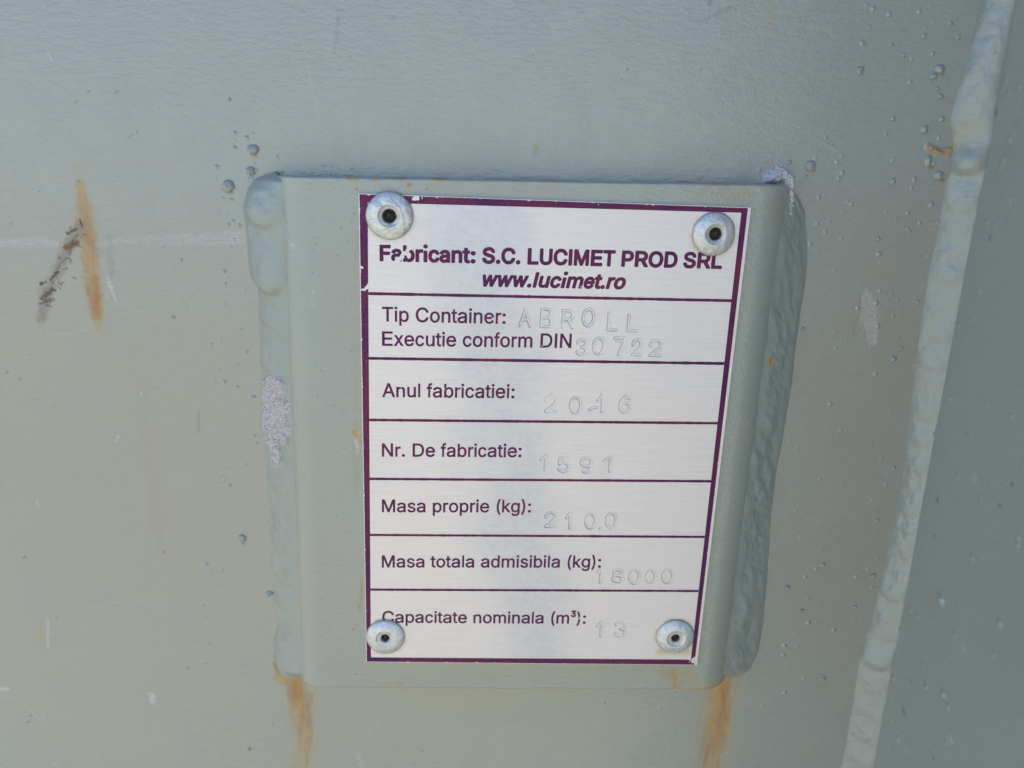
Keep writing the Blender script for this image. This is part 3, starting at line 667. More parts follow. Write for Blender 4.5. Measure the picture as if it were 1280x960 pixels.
for x, y, rr1 in ((486.5, 270, 4.8), (893.5, 293, 4.6), (481.5, 798, 4.65), (844.5, 797.5, 4.65)):        # dirt round the rivet heads
    q = seen_at(x, y, -.8); d = np.hypot(SXg - q[0], SYg - q[1]) - rr1
    srust = np.maximum(srust, .55 * np.exp(-(np.maximum(d, 0) / .55) ** 2) * sstep(.35, .7, fbm(SXg * .9 + x, SYg * .9, 3) + .12 * (SYg > q[1])))
core_v = np.stack([SXg, SYg, SZ], -1)
nu, nv = SXg.shape
cv = core_v.reshape(-1, 3); fcs = [grid_faces(nu, nv)]
def rim(idx, base):
    k = len(idx); low = cv_all[idx].copy(); low[:, 2] = .79
    return low, np.stack([idx[:-1], base + np.arange(k - 1), base + np.arange(1, k), idx[1:]], -1)
cv_all = cv
ring = np.concatenate([np.arange(nv), np.arange(1, nu) * nv + nv - 1, (nu - 1) * nv + np.arange(nv - 2, -1, -1), np.arange(nu - 2, -1, -1) * nv])
low, rf = rim(ring, len(cv)); low[:, 0] += 0
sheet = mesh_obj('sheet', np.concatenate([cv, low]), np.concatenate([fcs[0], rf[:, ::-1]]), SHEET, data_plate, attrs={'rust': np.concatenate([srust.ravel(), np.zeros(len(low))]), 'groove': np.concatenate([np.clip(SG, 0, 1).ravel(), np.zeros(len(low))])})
wn_ = sheet.modifiers.new('split', 'EDGE_SPLIT'); wn_.split_angle = math.radians(50)

# ---- printing: filled outlines laid on the sheet, cut from a distance field so that scuffs can eat into them
PRZ = -0.035
def march(gxv, gyv, S, z, name, parent, wear=None):
    """faces of the region S > 0 on the grid, clipped to the outline inside the cells"""
    ins = S > 0
    c = ins[:-1, :-1].astype(int) + ins[1:, :-1] + ins[1:, 1:] + ins[:-1, 1:]
    verts, faces, key = [], [], {}
    def vid(x, y):
        k = (round(x * 2e4), round(y * 2e4))
        if k not in key: key[k] = len(verts); verts.append((x, y, z))
        return key[k]
    full = c == 4
    for j in range(full.shape[1]):
        col = full[:, j]; 
        if not col.any(): continue
        e = np.flatnonzero(np.diff(np.concatenate([[0], col.astype(int), [0]])))
        for a, b in zip(e[::2], e[1::2]):
            faces.append((vid(gxv[a], gyv[j]), vid(gxv[a], gyv[j + 1]), vid(gxv[b], gyv[j + 1]), vid(gxv[b], gyv[j])))
    for i, j in np.argwhere((c > 0) & (c < 4)):
        cs = ((i, j), (i, j + 1), (i + 1, j + 1), (i + 1, j)); poly = []
        for p, q in zip(cs, cs[1:] + cs[:1]):
            sp, sq = S[p], S[q]
            if sp > 0: poly.append(vid(gxv[p[0]], gyv[p[1]]))
            if (sp > 0) != (sq > 0):
                t = sp / (sp - sq); poly.append(vid(gxv[p[0]] + t * (gxv[q[0]] - gxv[p[0]]), gyv[p[1]] + t * (gyv[q[1]] - gyv[p[1]])))
        poly = list(dict.fromkeys(poly))
        if len(poly) >= 3: faces.append(tuple(poly))
    va = np.array(verts)
    return mesh_obj(name, va, faces, PRINT, parent, smooth=False, attrs={'wear': wear(va[:, 0], va[:, 1])} if wear else None)
def scuffed(x, y, S):
    """the diagonal scrape from the upper left rivet down to the border"""
    p = [Hh(520, 303, 0), Hh(497, 326, 0), Hh(478, 338, 0), Hh(456, 362, 0)]
    f = seg_field(x, y, [(*p[0], .2), (*p[1], .52), (*p[2], .45), (*p[3], .3)]) + (fbm((x + y) * .8, (y - x) * 2.6, 4) - .5) * 1.7
    return np.minimum(S, -(f - .05) * .6)

GLYPHS = {"(":[273,[[89,207,90,229,91,252,93,276,96,299,101,324,105,348,111,372,117,395,124,418,132,441,140,463,148,484,157,503,167,522,177,539,236,539,191,428,161,313,158,291,155,269,153,
248,152,227,151,207,160,115,188,16,236,-96,177,-96,160,-66,145,-36,132,-6,121,24,111,55,103,85,97,116,93,146,90,176]]],")":[273,[[37,-96,86,18,113,116,122,207,121,227,120,248,118,
269,115,291,112,313,82,428,37,539,97,539,107,522,116,503,125,484,134,463,142,441,149,418,156,395,162,372,168,348,173,323,177,299,180,275,182,252,184,229,184,207,183,176,180,145,
176,115,170,84,161,53,152,23,140,-7,127,-37,113,-67,97,-96]]],".":[188,[[95,-4,86,-4,78,-1,70,3,63,9,57,16,53,24,50,32,50,41,50,50,53,59,57,66,63,73,70,79,78,83,86,86,95,87,104,86,
113,83,121,79,128,73,134,66,138,59,140,50,141,41,140,32,138,24,134,16,128,9,121,3,113,-1,104,-4]]],":":[188,[[95,-4,86,-4,78,-1,70,3,63,9,57,16,53,24,50,32,50,41,50,50,53,59,57,66,
63,73,70,79,78,83,86,86,95,87,104,86,113,83,121,79,128,73,134,66,138,59,140,50,141,41,140,32,138,24,134,16,128,9,121,3,113,-1,104,-4],[95,271,86,272,78,274,70,278,63,284,57,291,53,
299,50,307,50,316,50,325,53,334,57,342,63,349,70,354,78,359,86,361,95,362,104,361,113,359,121,354,128,349,134,342,138,334,140,325,141,316,140,307,138,299,134,291,128,284,121,278,
113,274,104,272]]],"A":[480,[[16,0,201,509,276,509,463,0,395,0,287,302,264,372,232,478,245,478,213,371,191,302,85,0],[110,142,110,199,370,199,370,142]]],"C":[510,[[267,-7,242,-6,
217,-2,194,5,171,13,150,25,131,39,113,55,97,73,82,93,70,115,59,140,51,166,45,193,41,223,40,254,41,285,45,315,51,343,59,369,70,393,82,415,97,436,113,454,131,470,150,484,171,495,194,
504,217,510,242,514,267,516,286,515,305,513,323,509,340,504,357,498,373,490,388,481,402,471,415,460,427,447,438,433,448,418,456,402,463,385,469,367,473,348,408,348,405,361,401,373,
395,384,389,395,357,428,315,449,267,456,245,454,223,450,203,443,184,432,166,419,150,403,137,385,125,364,117,345,111,325,107,303,104,279,103,254,104,229,107,206,111,184,117,163,125,
145,137,123,151,105,166,89,184,76,203,66,223,59,245,54,267,53,315,60,357,81,389,114,408,160,473,160,469,142,463,124,457,107,448,91,438,76,428,62,416,49,402,38,388,28,373,19,357,11,
341,5,323,0,305,-4,286,-6]]],"D":[502,[[219,0,96,0,96,57,215,57,239,58,261,61,282,66,301,72,318,81,337,94,354,110,368,128,379,149,386,168,392,187,396,209,398,231,399,255,398,279,
396,302,392,323,386,342,379,361,368,381,354,399,338,415,320,428,303,437,285,443,265,448,244,451,221,452,93,452,93,509,225,509,254,507,281,504,307,498,331,489,353,478,373,465,391,
450,407,432,421,413,433,391,444,367,451,342,457,315,460,286,462,255,460,224,457,195,451,168,443,142,433,119,421,97,406,77,390,60,371,44,351,31,328,20,303,11,277,5,249,1],[125,509,
125,0,60,0,60,509]]],"E":[419,[[60,0,60,509,372,509,372,452,125,452,125,286,355,286,355,229,125,229,125,57,375,57,375,0]]],"F":[410,[[60,0,60,509,369,509,369,452,125,452,125,278,
346,278,346,221,125,221,125,0]]],"I":[300,[[31,0,31,57,118,57,118,452,31,452,31,509,269,509,269,452,183,452,183,57,269,57,269,0]]],"L":[393,[[60,0,60,509,125,509,125,57,361,57,361,
0]]],"M":[628,[[60,0,60,509,152,509,277,187,287,159,299,123,311,84,322,49,307,49,318,83,330,121,342,158,352,187,476,509,568,509,568,0,504,0,504,291,504,327,505,369,506,413,507,457,
513,457,498,409,482,363,467,322,456,291,342,0,286,0,170,291,159,321,145,361,129,408,112,457,119,457,120,416,121,372,122,328,122,291,122,0]]],"N":[523,[[60,0,60,509,136,509,343,183,
363,151,388,107,414,55,405,54,401,108,399,157,399,195,399,509,463,509,463,0,387,0,202,290,177,331,148,381,108,452,119,454,122,384,124,328,125,291,125,0]]],"O":[533,[[267,-7,241,-6,
217,-2,194,5,171,13,150,25,131,39,113,55,97,73,82,93,70,115,59,140,51,166,45,193,41,223,40,254,41,285,45,315,51,343,59,369,70,393,82,415,97,436,113,454,131,470,150,484,171,495,194,
504,217,510,241,514,267,516,293,514,317,510,340,504,363,495,384,484,403,470,421,454,437,436,451,415,464,393,474,369,482,343,488,315,492,285,493,254,492,223,488,193,482,166,474,140,
464,115,451,93,437,73,421,55,403,39,384,25,363,13,340,5,317,-2,293,-6],[267,53,289,54,310,59,330,66,349,76,367,89,383,105,396,123,408,144,416,163,422,183,427,205,429,229,430,254,
429,279,427,303,422,325,416,346,408,365,396,386,383,404,367,420,349,433,330,443,310,450,289,454,267,456,245,454,223,450,203,443,184,433,167,420,151,404,137,385,125,364,117,345,111,
325,107,303,104,279,103,254,104,229,107,205,111,183,117,163,125,144,137,123,151,105,167,89,184,76,203,66,223,59,245,54]]],"P":[445,[[60,0,60,509,235,509,263,507,289,503,312,497,
332,487,350,476,366,462,379,447,390,430,398,411,404,391,407,370,409,348,407,325,404,304,398,284,390,265,379,248,366,233,350,219,332,207,312,198,289,191,263,187,235,186,109,186,109,
242,233,242,252,243,269,246,284,250,297,256,308,264,318,272,327,282,333,294,338,306,342,319,344,333,344,348,344,362,342,376,338,389,333,402,326,413,318,423,308,431,297,439,284,444,
268,449,251,451,232,452,125,452,125,0]]],"R":[449,[[60,0,60,509,236,509,264,507,290,504,313,497,333,489,351,478,367,465,380,450,390,433,399,415,405,395,408,374,409,352,408,330,405,
309,399,290,390,271,380,255,367,240,351,228,333,217,312,209,289,203,264,199,236,198,96,198,96,255,234,255,252,256,269,258,284,262,298,267,309,273,319,281,327,290,334,300,339,312,
342,324,344,338,345,352,344,367,342,380,339,393,334,405,327,415,319,425,309,433,298,440,284,445,269,449,252,451,233,452,125,452,125,0],[353,0,230,229,303,229,428,0]]],"S":[447,
[[224,-9,197,-8,172,-4,149,1,128,9,108,19,91,31,76,45,64,60,54,77,46,96,41,115,38,137,104,137,107,123,110,110,116,98,123,88,132,79,142,71,154,64,166,59,180,55,194,52,209,50,224,49,
241,50,257,52,272,55,286,60,299,66,311,74,321,82,329,92,336,102,341,114,345,126,346,139,345,151,342,161,338,171,332,179,325,186,316,193,307,199,296,205,245,222,184,239,160,247,138,
256,118,266,101,277,86,289,71,307,60,326,54,348,52,372,53,393,58,413,65,431,75,448,87,463,102,476,119,488,138,498,158,506,180,511,203,514,227,516,252,514,275,511,296,505,316,498,
334,488,351,476,365,463,377,449,387,433,394,415,399,397,401,378,337,378,334,396,326,412,316,426,302,437,286,447,267,453,247,457,225,459,209,458,194,456,180,452,167,448,156,442,145,
435,136,427,129,418,123,409,118,398,116,387,115,376,116,363,119,352,124,342,131,334,139,326,148,319,158,313,169,308,212,293,264,279,312,264,359,238,369,229,379,220,387,209,395,198,
401,185,405,171,407,155,408,139,407,118,403,99,396,81,386,64,374,48,360,34,343,21,323,11,306,4,288,-2,268,-6,246,-8]]],"T":[449,[[32,452,32,509,417,509,417,452,257,452,257,0,193,0,
193,452]]],"U":[517,[[259,-8,235,-7,213,-4,192,0,172,7,154,15,133,28,114,43,98,60,85,80,74,101,66,124,62,148,60,173,60,509,124,509,124,178,125,160,128,144,133,128,141,113,150,99,
160,87,173,77,187,68,203,61,220,56,239,53,259,52,279,53,298,56,315,61,331,68,345,77,357,87,368,99,377,113,384,128,389,144,392,160,393,178,393,509,457,509,457,173,456,148,451,124,
443,101,433,80,419,60,403,43,384,28,363,15,345,7,325,0,304,-4,282,-7]]],"a":[389,[[160,-9,142,-8,126,-5,110,-1,94,5,80,12,68,22,57,32,48,45,40,58,35,73,31,90,30,108,31,123,34,138,
38,150,43,161,50,171,58,179,67,187,78,193,125,211,178,220,234,227,265,235,270,238,273,243,275,248,276,255,276,257,275,268,273,279,271,288,267,297,262,304,256,311,248,317,240,322,
230,326,220,329,208,330,196,331,183,330,171,329,159,326,149,322,118,301,100,274,41,291,48,308,57,322,67,335,79,346,91,355,104,364,118,370,133,375,148,379,163,382,179,384,194,384,
239,379,286,360,296,353,306,343,315,333,322,320,329,306,333,290,336,272,337,251,337,0,277,0,277,52,272,52,252,25,215,1,203,-3,190,-6,176,-8],[170,45,187,46,202,49,216,53,228,59,
239,66,248,74,257,83,263,93,269,104,272,115,275,126,276,138,276,190,259,182,231,176,200,171,175,168,134,159,125,155,117,150,110,145,103,139,98,132,95,124,93,115,92,105,92,95,94,87,
98,79,102,72,107,66,114,61,121,56,130,52]]],"b":[424,[[229,-8,213,-7,198,-5,184,-1,172,4,138,31,118,59,112,59,112,0,53,0,53,509,114,509,114,319,118,319,137,346,171,373,183,378,197,
381,212,384,229,384,252,383,274,378,294,371,313,361,330,347,345,332,359,313,370,293,377,274,383,255,387,234,389,212,390,189,389,165,387,143,383,122,377,103,370,84,359,64,346,45,
330,29,313,16,294,5,274,-2,252,-7],[220,47,237,48,253,51,267,57,279,66,291,76,301,88,309,101,316,117,321,133,325,151,327,170,328,189,327,209,325,227,321,245,316,261,309,276,301,
290,291,301,280,311,267,319,253,325,237,329,220,330,203,329,188,325,174,320,161,312,150,302,140,291,132,278,125,263,120,247,116,229,113,210,113,189,113,169,116,150,120,132,125,115,
132,100,140,86,150,75,162,65,174,57,188,51,204,48]]],"c":[396,[[207,-8,182,-7,159,-2,137,6,117,16,98,30,82,46,68,64,56,85,48,103,42,123,38,143,35,165,34,187,35,211,38,233,42,253,
48,273,56,291,68,312,82,330,98,346,117,360,137,371,159,378,182,383,207,384,260,377,305,356,340,322,362,277,303,262,290,289,270,311,242,325,207,330,189,329,173,325,158,319,145,310,
134,300,124,287,115,274,108,258,103,242,99,224,97,206,96,187,97,169,99,151,103,134,108,117,115,102,124,89,134,76,145,66,158,57,173,51,189,48,207,46,243,52,271,66,292,89,304,117,
363,102,359,90,354,78,348,67,341,56,306,21,261,-1]]],"d":[424,[[195,-8,172,-7,151,-2,130,5,111,16,94,29,79,45,66,64,55,84,47,103,42,122,37,143,35,165,34,189,35,212,37,234,42,255,
47,274,55,293,66,313,79,332,95,347,112,361,131,371,151,378,173,383,196,384,213,384,228,381,241,378,253,373,287,346,306,319,311,319,311,509,372,509,372,0,313,0,313,59,307,59,287,31,
252,4,241,-1,227,-5,212,-7],[205,47,221,48,236,51,250,57,263,65,274,75,284,86,293,100,299,115,305,132,309,150,311,169,312,189,311,210,309,229,305,247,300,263,293,278,284,291,275,
302,263,312,251,320,237,325,221,329,205,330,187,329,172,325,157,319,145,311,133,301,124,290,115,276,108,261,103,245,99,227,97,209,96,189,97,170,99,151,103,133,109,117,115,101,124,
88,134,76,145,66,158,57,172,51,188,48]]],"e":[404,[[212,-8,185,-7,161,-2,138,6,117,16,98,30,82,46,68,64,56,85,48,103,42,122,38,143,35,164,34,187,35,210,38,231,42,252,48,271,55,290,
67,311,81,329,97,346,115,359,135,370,157,378,180,383,205,384,221,384,236,382,251,379,266,374,280,368,294,361,307,351,319,341,331,329,341,315,350,299,357,282,363,263,368,242,370,
219,371,194,371,169,75,169,75,221,338,221,310,202,309,220,307,237,303,254,298,269,291,282,283,294,273,305,263,314,250,321,237,326,222,329,205,330,189,329,173,326,159,321,146,313,
135,304,125,294,116,282,109,270,103,256,99,241,97,226,96,211,96,178,97,157,100,139,104,122,110,106,118,92,128,80,139,70,151,61,165,55,179,50,195,47,212,46,254,53,285,73,306,105,
365,91,360,77,353,63,345,51,335,39,324,29,311,19,298,11,283,4,266,-1,249,-5,231,-7]]],"f":[254,[[228,379,228,327,6,327,6,379],[81,0,81,432,82,447,84,461,89,474,96,486,104,496,113,
505,124,513,135,519,148,524,161,527,174,529,187,530,222,527,243,521,227,468,215,472,195,474,182,473,171,470,162,466,154,460,149,452,145,443,142,431,142,419,142,0]]],"g":[425,[[207,
-151,187,-150,168,-148,150,-144,134,-140,119,-134,105,-127,93,-119,82,-110,73,-101,64,-91,57,-80,51,-69,101,-41,122,-66,154,-88,165,-92,178,-95,192,-97,207,-97,229,-96,249,-92,267,
-85,282,-75,295,-62,304,-47,310,-28,311,-6,311,68,306,68,287,41,252,16,241,11,227,8,212,5,195,5,173,6,152,10,132,17,113,27,95,39,80,53,67,71,55,90,48,108,42,126,38,147,35,168,34,
191,35,214,37,236,42,256,47,275,55,293,66,314,80,332,95,347,112,361,131,371,152,378,173,383,196,384,213,384,228,382,242,378,253,373,288,346,308,319,313,319,313,379,372,379,372,-9,
371,-32,367,-54,360,-73,350,-90,338,-104,324,-117,308,-127,291,-136,271,-142,251,-147,229,-150],[205,59,222,60,237,63,251,68,264,75,275,84,285,95,293,107,300,121,305,137,309,154,
312,172,312,193,312,212,309,231,305,248,300,264,293,278,285,291,275,303,264,312,251,320,237,325,222,329,205,330,188,329,172,325,158,320,145,312,134,302,124,290,115,277,109,262,103,
246,99,229,97,212,96,193,97,173,99,155,103,138,109,123,116,108,124,96,134,85,145,76,158,68,172,63,188,60]]],"i":[167,[[53,0,53,379,114,379,114,0],[84,443,75,444,67,446,60,449,54,
455,48,461,44,468,42,475,41,483,42,491,44,499,48,506,54,512,60,517,67,521,75,523,84,524,92,523,100,521,107,517,114,512,119,506,123,499,126,491,126,483,126,475,123,468,119,461,114,
455,107,449,100,446,92,444]]],"k":[381,[[110,137,110,212,121,212,284,379,360,379,184,199,177,199],[53,0,53,509,114,509,114,0],[294,0,148,186,191,229,372,0]]],"l":[189,[[139,-2,119,
-1,101,3,86,10,74,20,65,33,58,47,54,65,53,84,53,509,114,509,114,99,114,87,115,77,117,68,120,62,124,58,130,54,137,53,146,52,160,53,170,54,181,3,162,-1]]],"m":[610,[[53,0,53,379,112,
379,112,295,108,295,112,310,118,323,125,335,132,346,141,355,151,363,161,370,172,376,183,380,195,384,207,386,219,386,239,385,257,380,273,372,287,361,299,347,309,331,316,314,321,295,
312,295,317,308,322,321,329,332,337,343,347,353,357,361,368,369,381,375,394,380,407,383,422,385,437,386,453,385,468,383,483,378,497,372,510,364,522,354,532,342,541,328,548,313,553,
296,556,276,557,255,557,0,496,0,496,254,494,273,490,289,483,302,473,313,460,321,447,326,433,329,419,330,406,330,395,328,384,324,374,320,365,314,358,307,351,299,345,290,341,280,338,
270,336,259,335,247,335,0,274,0,274,260,273,275,269,288,262,301,253,311,242,320,229,326,215,329,199,330,188,330,178,328,168,325,158,320,148,314,140,307,132,299,126,289,121,278,117,
266,114,253,114,238,114,0]]],"n":[410,[[114,227,114,0,53,0,53,379,112,379,112,287,102,287,112,312,124,332,137,349,152,362,169,372,187,379,207,383,227,384,246,383,264,380,280,376,
295,369,309,360,321,349,332,336,341,321,348,304,353,285,356,264,357,240,357,0,296,0,296,235,295,256,290,275,283,291,273,304,260,315,246,323,229,328,210,329,197,328,184,326,172,322,
161,317,150,311,141,303,133,293,126,283,121,271,117,257,114,243]]],"o":[415,[[207,-8,182,-7,159,-2,137,6,117,16,98,30,82,46,68,64,56,85,48,103,42,123,38,143,35,165,34,187,35,211,
38,233,42,253,48,273,56,291,68,312,82,330,98,346,117,360,137,371,159,378,182,383,207,384,233,383,256,378,278,371,299,360,317,346,333,330,347,312,359,291,367,273,373,253,378,233,
380,211,381,187,380,165,378,143,373,123,367,103,359,85,347,64,333,46,317,30,299,16,278,6,256,-2,233,-7],[207,46,226,48,242,51,257,57,270,66,282,76,292,89,300,102,307,117,312,134,
316,151,318,169,319,187,318,206,316,224,312,242,307,258,300,274,292,287,282,300,270,310,257,319,242,325,226,329,207,330,189,329,173,325,158,319,145,310,134,300,124,287,115,274,108,
258,103,242,99,224,97,206,96,187,97,169,99,151,103,134,108,117,115,102,124,89,134,76,145,66,158,57,173,51,189,48]]],"p":[424,[[53,-143,53,379,112,379,112,319,118,319,137,346,171,
373,183,378,197,381,212,384,229,384,252,383,274,378,294,371,313,361,330,347,345,332,359,313,370,293,377,274,383,255,387,234,389,212,390,189,389,165,387,143,383,122,377,103,370,84,
359,64,346,45,330,29,313,16,294,5,274,-2,252,-7,229,-8,213,-7,198,-5,184,-1,173,4,138,31,118,59,114,59,114,-143],[220,47,237,48,253,51,267,57,279,66,291,76,301,88,309,101,316,117,
321,133,325,151,327,170,328,189,327,209,325,227,321,245,316,261,309,276,301,290,291,301,280,311,267,319,253,325,237,329,220,330,203,329,188,325,174,320,161,312,150,302,140,291,132,
278,125,263,120,247,116,229,113,210,113,189,113,169,116,150,120,132,125,115,132,100,140,86,150,75,162,65,174,57,188,51,204,48]]],"r":[259,[[53,0,53,379,112,379,112,321,115,321,122,
335,130,347,140,358,152,367,166,375,181,380,196,384,213,385,229,384,243,384,243,322,230,324,207,326,194,325,182,323,170,319,159,315,149,309,140,301,132,293,126,284,121,273,117,262,
114,250,114,237,114,0]]],"s":[365,[[182,-8,163,-7,145,-5,128,-2,112,3,98,10,84,18,72,27,62,38,53,50,45,63,40,78,36,94,94,107,99,92,105,79,114,69,124,60,136,54,150,49,165,46,181,45,
200,46,217,50,232,55,244,62,255,71,262,81,267,91,268,103,267,112,265,121,260,129,254,136,246,142,237,147,225,151,212,155,149,170,125,177,104,186,87,196,72,208,61,222,53,237,48,255,
47,274,48,290,51,305,57,319,65,332,75,343,87,354,100,363,115,370,131,377,149,381,167,384,187,384,206,384,223,381,239,378,254,372,267,366,279,358,290,349,299,339,307,328,314,316,
319,303,324,290,268,277,264,288,258,298,251,307,243,316,232,323,219,328,205,331,187,333,171,332,156,329,143,324,131,317,121,308,114,299,110,289,109,277,110,267,112,258,117,250,124,
243,133,237,144,232,157,227,172,223,229,209,254,202,275,194,292,183,306,171,317,158,325,142,330,125,331,107,330,90,326,75,321,61,312,47,302,35,290,24,276,15,260,6,242,0,223,-5,203,
-7]]],"t":[227,[[204,379,204,327,6,327,6,379],[65,471,126,471,126,98,127,86,128,76,132,68,136,61,142,56,150,53,159,51,170,50,185,51,202,54,213,2,192,-3,168,-4,145,-3,125,2,107,10,
92,21,80,35,72,52,67,71,65,93]]],"u":[410,[[182,-5,164,-4,146,-1,130,4,115,11,101,20,89,31,78,44,69,59,62,76,57,95,54,116,53,139,53,379,114,379,114,144,115,123,119,105,127,89,137,
75,150,64,164,56,181,52,200,50,213,51,226,53,238,57,249,62,259,69,268,77,276,86,283,97,289,109,293,122,295,137,296,153,296,379,357,379,357,0,298,0,298,92,307,92,297,67,286,47,272,
30,257,17,240,7,222,0,203,-4]]],"w":[567,[[138,0,23,379,87,379,133,214,154,137,175,41,165,41,186,135,206,214,252,379,316,379,362,214,382,136,402,41,391,41,413,135,434,214,480,379,
545,379,429,0,368,0,319,172,305,225,291,280,277,338,291,338,277,280,263,225,248,172,199,0]]],"x":[379,[[21,0,171,218,171,171,29,379,100,379,147,306,179,253,207,206,175,206,202,253,
233,306,282,379,352,379,209,169,209,214,358,0,287,0,231,85,200,136,173,182,205,182,178,136,148,85,91,0]]],"\u00b3":[309,[[155,302,139,303,123,305,108,308,94,312,81,318,70,324,60,
332,51,341,44,350,39,361,36,372,34,383,94,383,96,376,100,370,106,364,113,360,123,355,133,353,144,351,156,350,169,351,180,353,191,357,200,362,207,368,212,375,215,383,216,392,215,
400,212,408,206,415,198,422,188,427,175,431,162,433,146,434,115,434,115,473,195,534,195,535,50,535,50,583,266,583,266,541,154,453,154,466,172,467,189,467,204,465,219,461,232,456,
244,449,254,441,263,432,269,422,274,411,277,399,278,387,277,375,274,363,269,352,262,342,253,333,243,325,232,318,218,313,204,308,189,305,172,303]]]," ":[188,[]]}
# plain upright strokes for the letters whose outlines carry serifs or tails here
GLYPHS['l'] = [189, [[62, 0, 62, 509, 126, 509, 126, 0]]]
GLYPHS['I'] = [195, [[64, 0, 64, 509, 131, 509, 131, 0]]]
CAP = 509.0
ADV = dict(zip("abcdefgiklmnoprstuwx .:()ACDEFILMNOPRSTU\u00b3", (556, 556, 500, 556, 556, 278, 556, 222, 500, 222, 833, 556, 556, 556, 333, 500, 278, 556, 722, 500, 278, 278, 278, 333, 333,
           667, 722, 722, 667, 611, 278, 556, 833, 722, 778, 667, 722, 667, 611, 722, 333)))
ADVB = dict(ADV, **dict(zip("abcdeilmnoprtuwF:LE", (556, 611, 556, 611, 556, 278, 278, 889, 611, 611, 611, 389, 333, 611, 778, 611, 333, 611, 667))))
def lettering(text, x0, y0, x1, y1, cap, bold=False, slant=0.0):
    """one printed line: from (x0, y0) to (x1, y1) along its baseline, mm"""
    adv = ADVB if bold else ADV
    em = cap / .716; pen = 0.0; polys = []
    for ch in text:
        g = GLYPHS[ch]; kx = adv[ch] / 1000 * em / g[0]; ky = cap / CAP
        if g[1]:
            ps = [np.array(c, float).reshape(-1, 2) * (kx, ky) for c in g[1]]
            if bold and ch == 'i':
                for c in ps:
                    if c[:, 1].min() > cap * .76: c[:, 1] += .045 * em
                    else: c[:, 1] = np.minimum(c[:, 1], cap * .66)
            polys.append((pen, ps))
        pen += adv[ch] / 1000 * em
    xmin = min(p + c[:, 0].min() for p, cs in polys for c in cs); xmax = max(p + c[:, 0].max() for p, cs in polys for c in cs)
    thick = (.047 if bold else .017) * em
    k = (math.hypot(x1 - x0, y1 - y0) - 2 * thick) / (xmax - xmin)
    tl = (y1 - y0) / (x1 - x0); st = .055
    gxv = np.arange(x0 - .6, x1 + 1.2, st); gyv = np.arange(min(y0, y1) - cap * 1.25, max(y0, y1) + cap * .42, st)
    Xg, Yg = np.meshgrid(gxv, gyv, indexing='ij'); S = np.full(Xg.shape, -9.)
    for p, cs in polys:
        pts = [np.stack([x0 + thick + (p - xmin + c[:, 0]) * k + c[:, 1] * slant, 0 * c[:, 0]], -1) for c in cs]
        for q, c in zip(pts, cs): q[:, 1] = y0 + (q[:, 0] - x0) * tl - c[:, 1] * (1 if not bold else .985) - (thick * .5 if bold else 0)
        allp = np.concatenate(pts)
        i0, i1 = np.searchsorted(gxv, [allp[:, 0].min() - .5, allp[:, 0].max() + .5]); j0, j1 = np.searchsorted(gyv, [allp[:, 1].min() - .5, allp[:, 1].max() + .5])
        xs, ysg = Xg[i0:i1, j0:j1], Yg[i0:i1, j0:j1]; d = np.full(xs.shape, 9.); wnd = np.zeros(xs.shape, int)
        for q in pts:
            for (ax_, ay), (bx, by) in zip(q, np.roll(q, -1, 0)):
                dx, dy = bx - ax_, by - ay
                t = np.clip(((xs - ax_) * dx + (ysg - ay) * dy) / (dx * dx + dy * dy + 1e-12), 0, 1)
                d = np.minimum(d, np.hypot(xs - ax_ - t * dx, ysg - ay - t * dy))
                cr = dx * (ysg - ay) - (xs - ax_) * dy
                wnd += ((ay <= ysg) & (by > ysg) & (cr > 0)).astype(int) - ((ay > ysg) & (by <= ysg) & (cr < 0)).astype(int)
        f = np.where(wnd != 0, np.maximum(d, .001), -d) + thick
        S[i0:i1, j0:j1] = np.maximum(S[i0:i1, j0:j1], f)
    S = S + (fbm(Xg * 4, Yg * 4, 2) - .5) * .05
    if y0 < -38: S = scuffed(Xg, Yg, S)
    else:
        wr = fbm(Xg * 1.3 + 3, Yg * 1.3, 5)
        S = np.minimum(S, (.80 - wr) * 2)
    return march(gxv, gyv, S, PRZ, 'lettering', data_plate)
lettering("Fabricant: S.C. LUCIMET PROD SRL", -36.0, -41.44, 35.6, -42.1, 3.08, True)
lettering("www.lucimet.ro", -15.1, -36.8, 15.3, -37.15, 2.95, True, .20)
lettering("Tip Container:", -35.6, -28.75, -9.5, -28.95, 3.02)
lettering("Executie conform DIN", -35.65, -23.45, 4.8, -24.1, 3.02)
lettering("Anul fabricatiei:", -35.7, -12.0, -7.0, -12.45, 3.02)
lettering("Nr. De fabricatie:", -35.9, 1.85, -4.9, 1.3, 3.02)
lettering("Masa proprie (kg):", -36.0, 15.35, -2.2, 14.75, 3.02)
lettering("Masa totala admisibila (kg):", -36.15, 29.35, 14.8, 28.55, 3.02)
lettering("Capacitate nominala (m\u00b3):", -36.15, 43.95, 12.2, 43.6, 3.02)

# border frame with its rubbed edges, and the six dividing lines
st = .11
gxv = np.arange(SX0, SX1 + st, st); gyv = np.arange(SY0, SY1 + st, st); Xg, Yg = np.meshgrid(gxv, gyv, indexing='ij')
inner_l = np.interp(gyv, [-53.3, 53.4], [-38.30, -38.95])[None, :]; inner_r = np.interp(gyv, [-54, 53], [38.40, 38.65])[None, :]
inner_t = np.interp(gxv, [-38, 38], [-53.15, -53.75])[:, None]; inner_b = np.interp(gxv, [-39, 38.7], [53.55, 53.30])[:, None]
outer = np.minimum(np.minimum(Xg - (SX0 + .16), 39.66 - Xg), np.minimum(Yg - (SY0 + .12), (SY1 - .12) - Yg))
innr = np.minimum(np.minimum(Xg - inner_l, inner_r - Xg), np.minimum(Yg - inner_t, inner_b - Yg))
S = np.minimum(outer, -innr)
chew = fbm(Xg * 1.1, Yg * 1.1, 5)
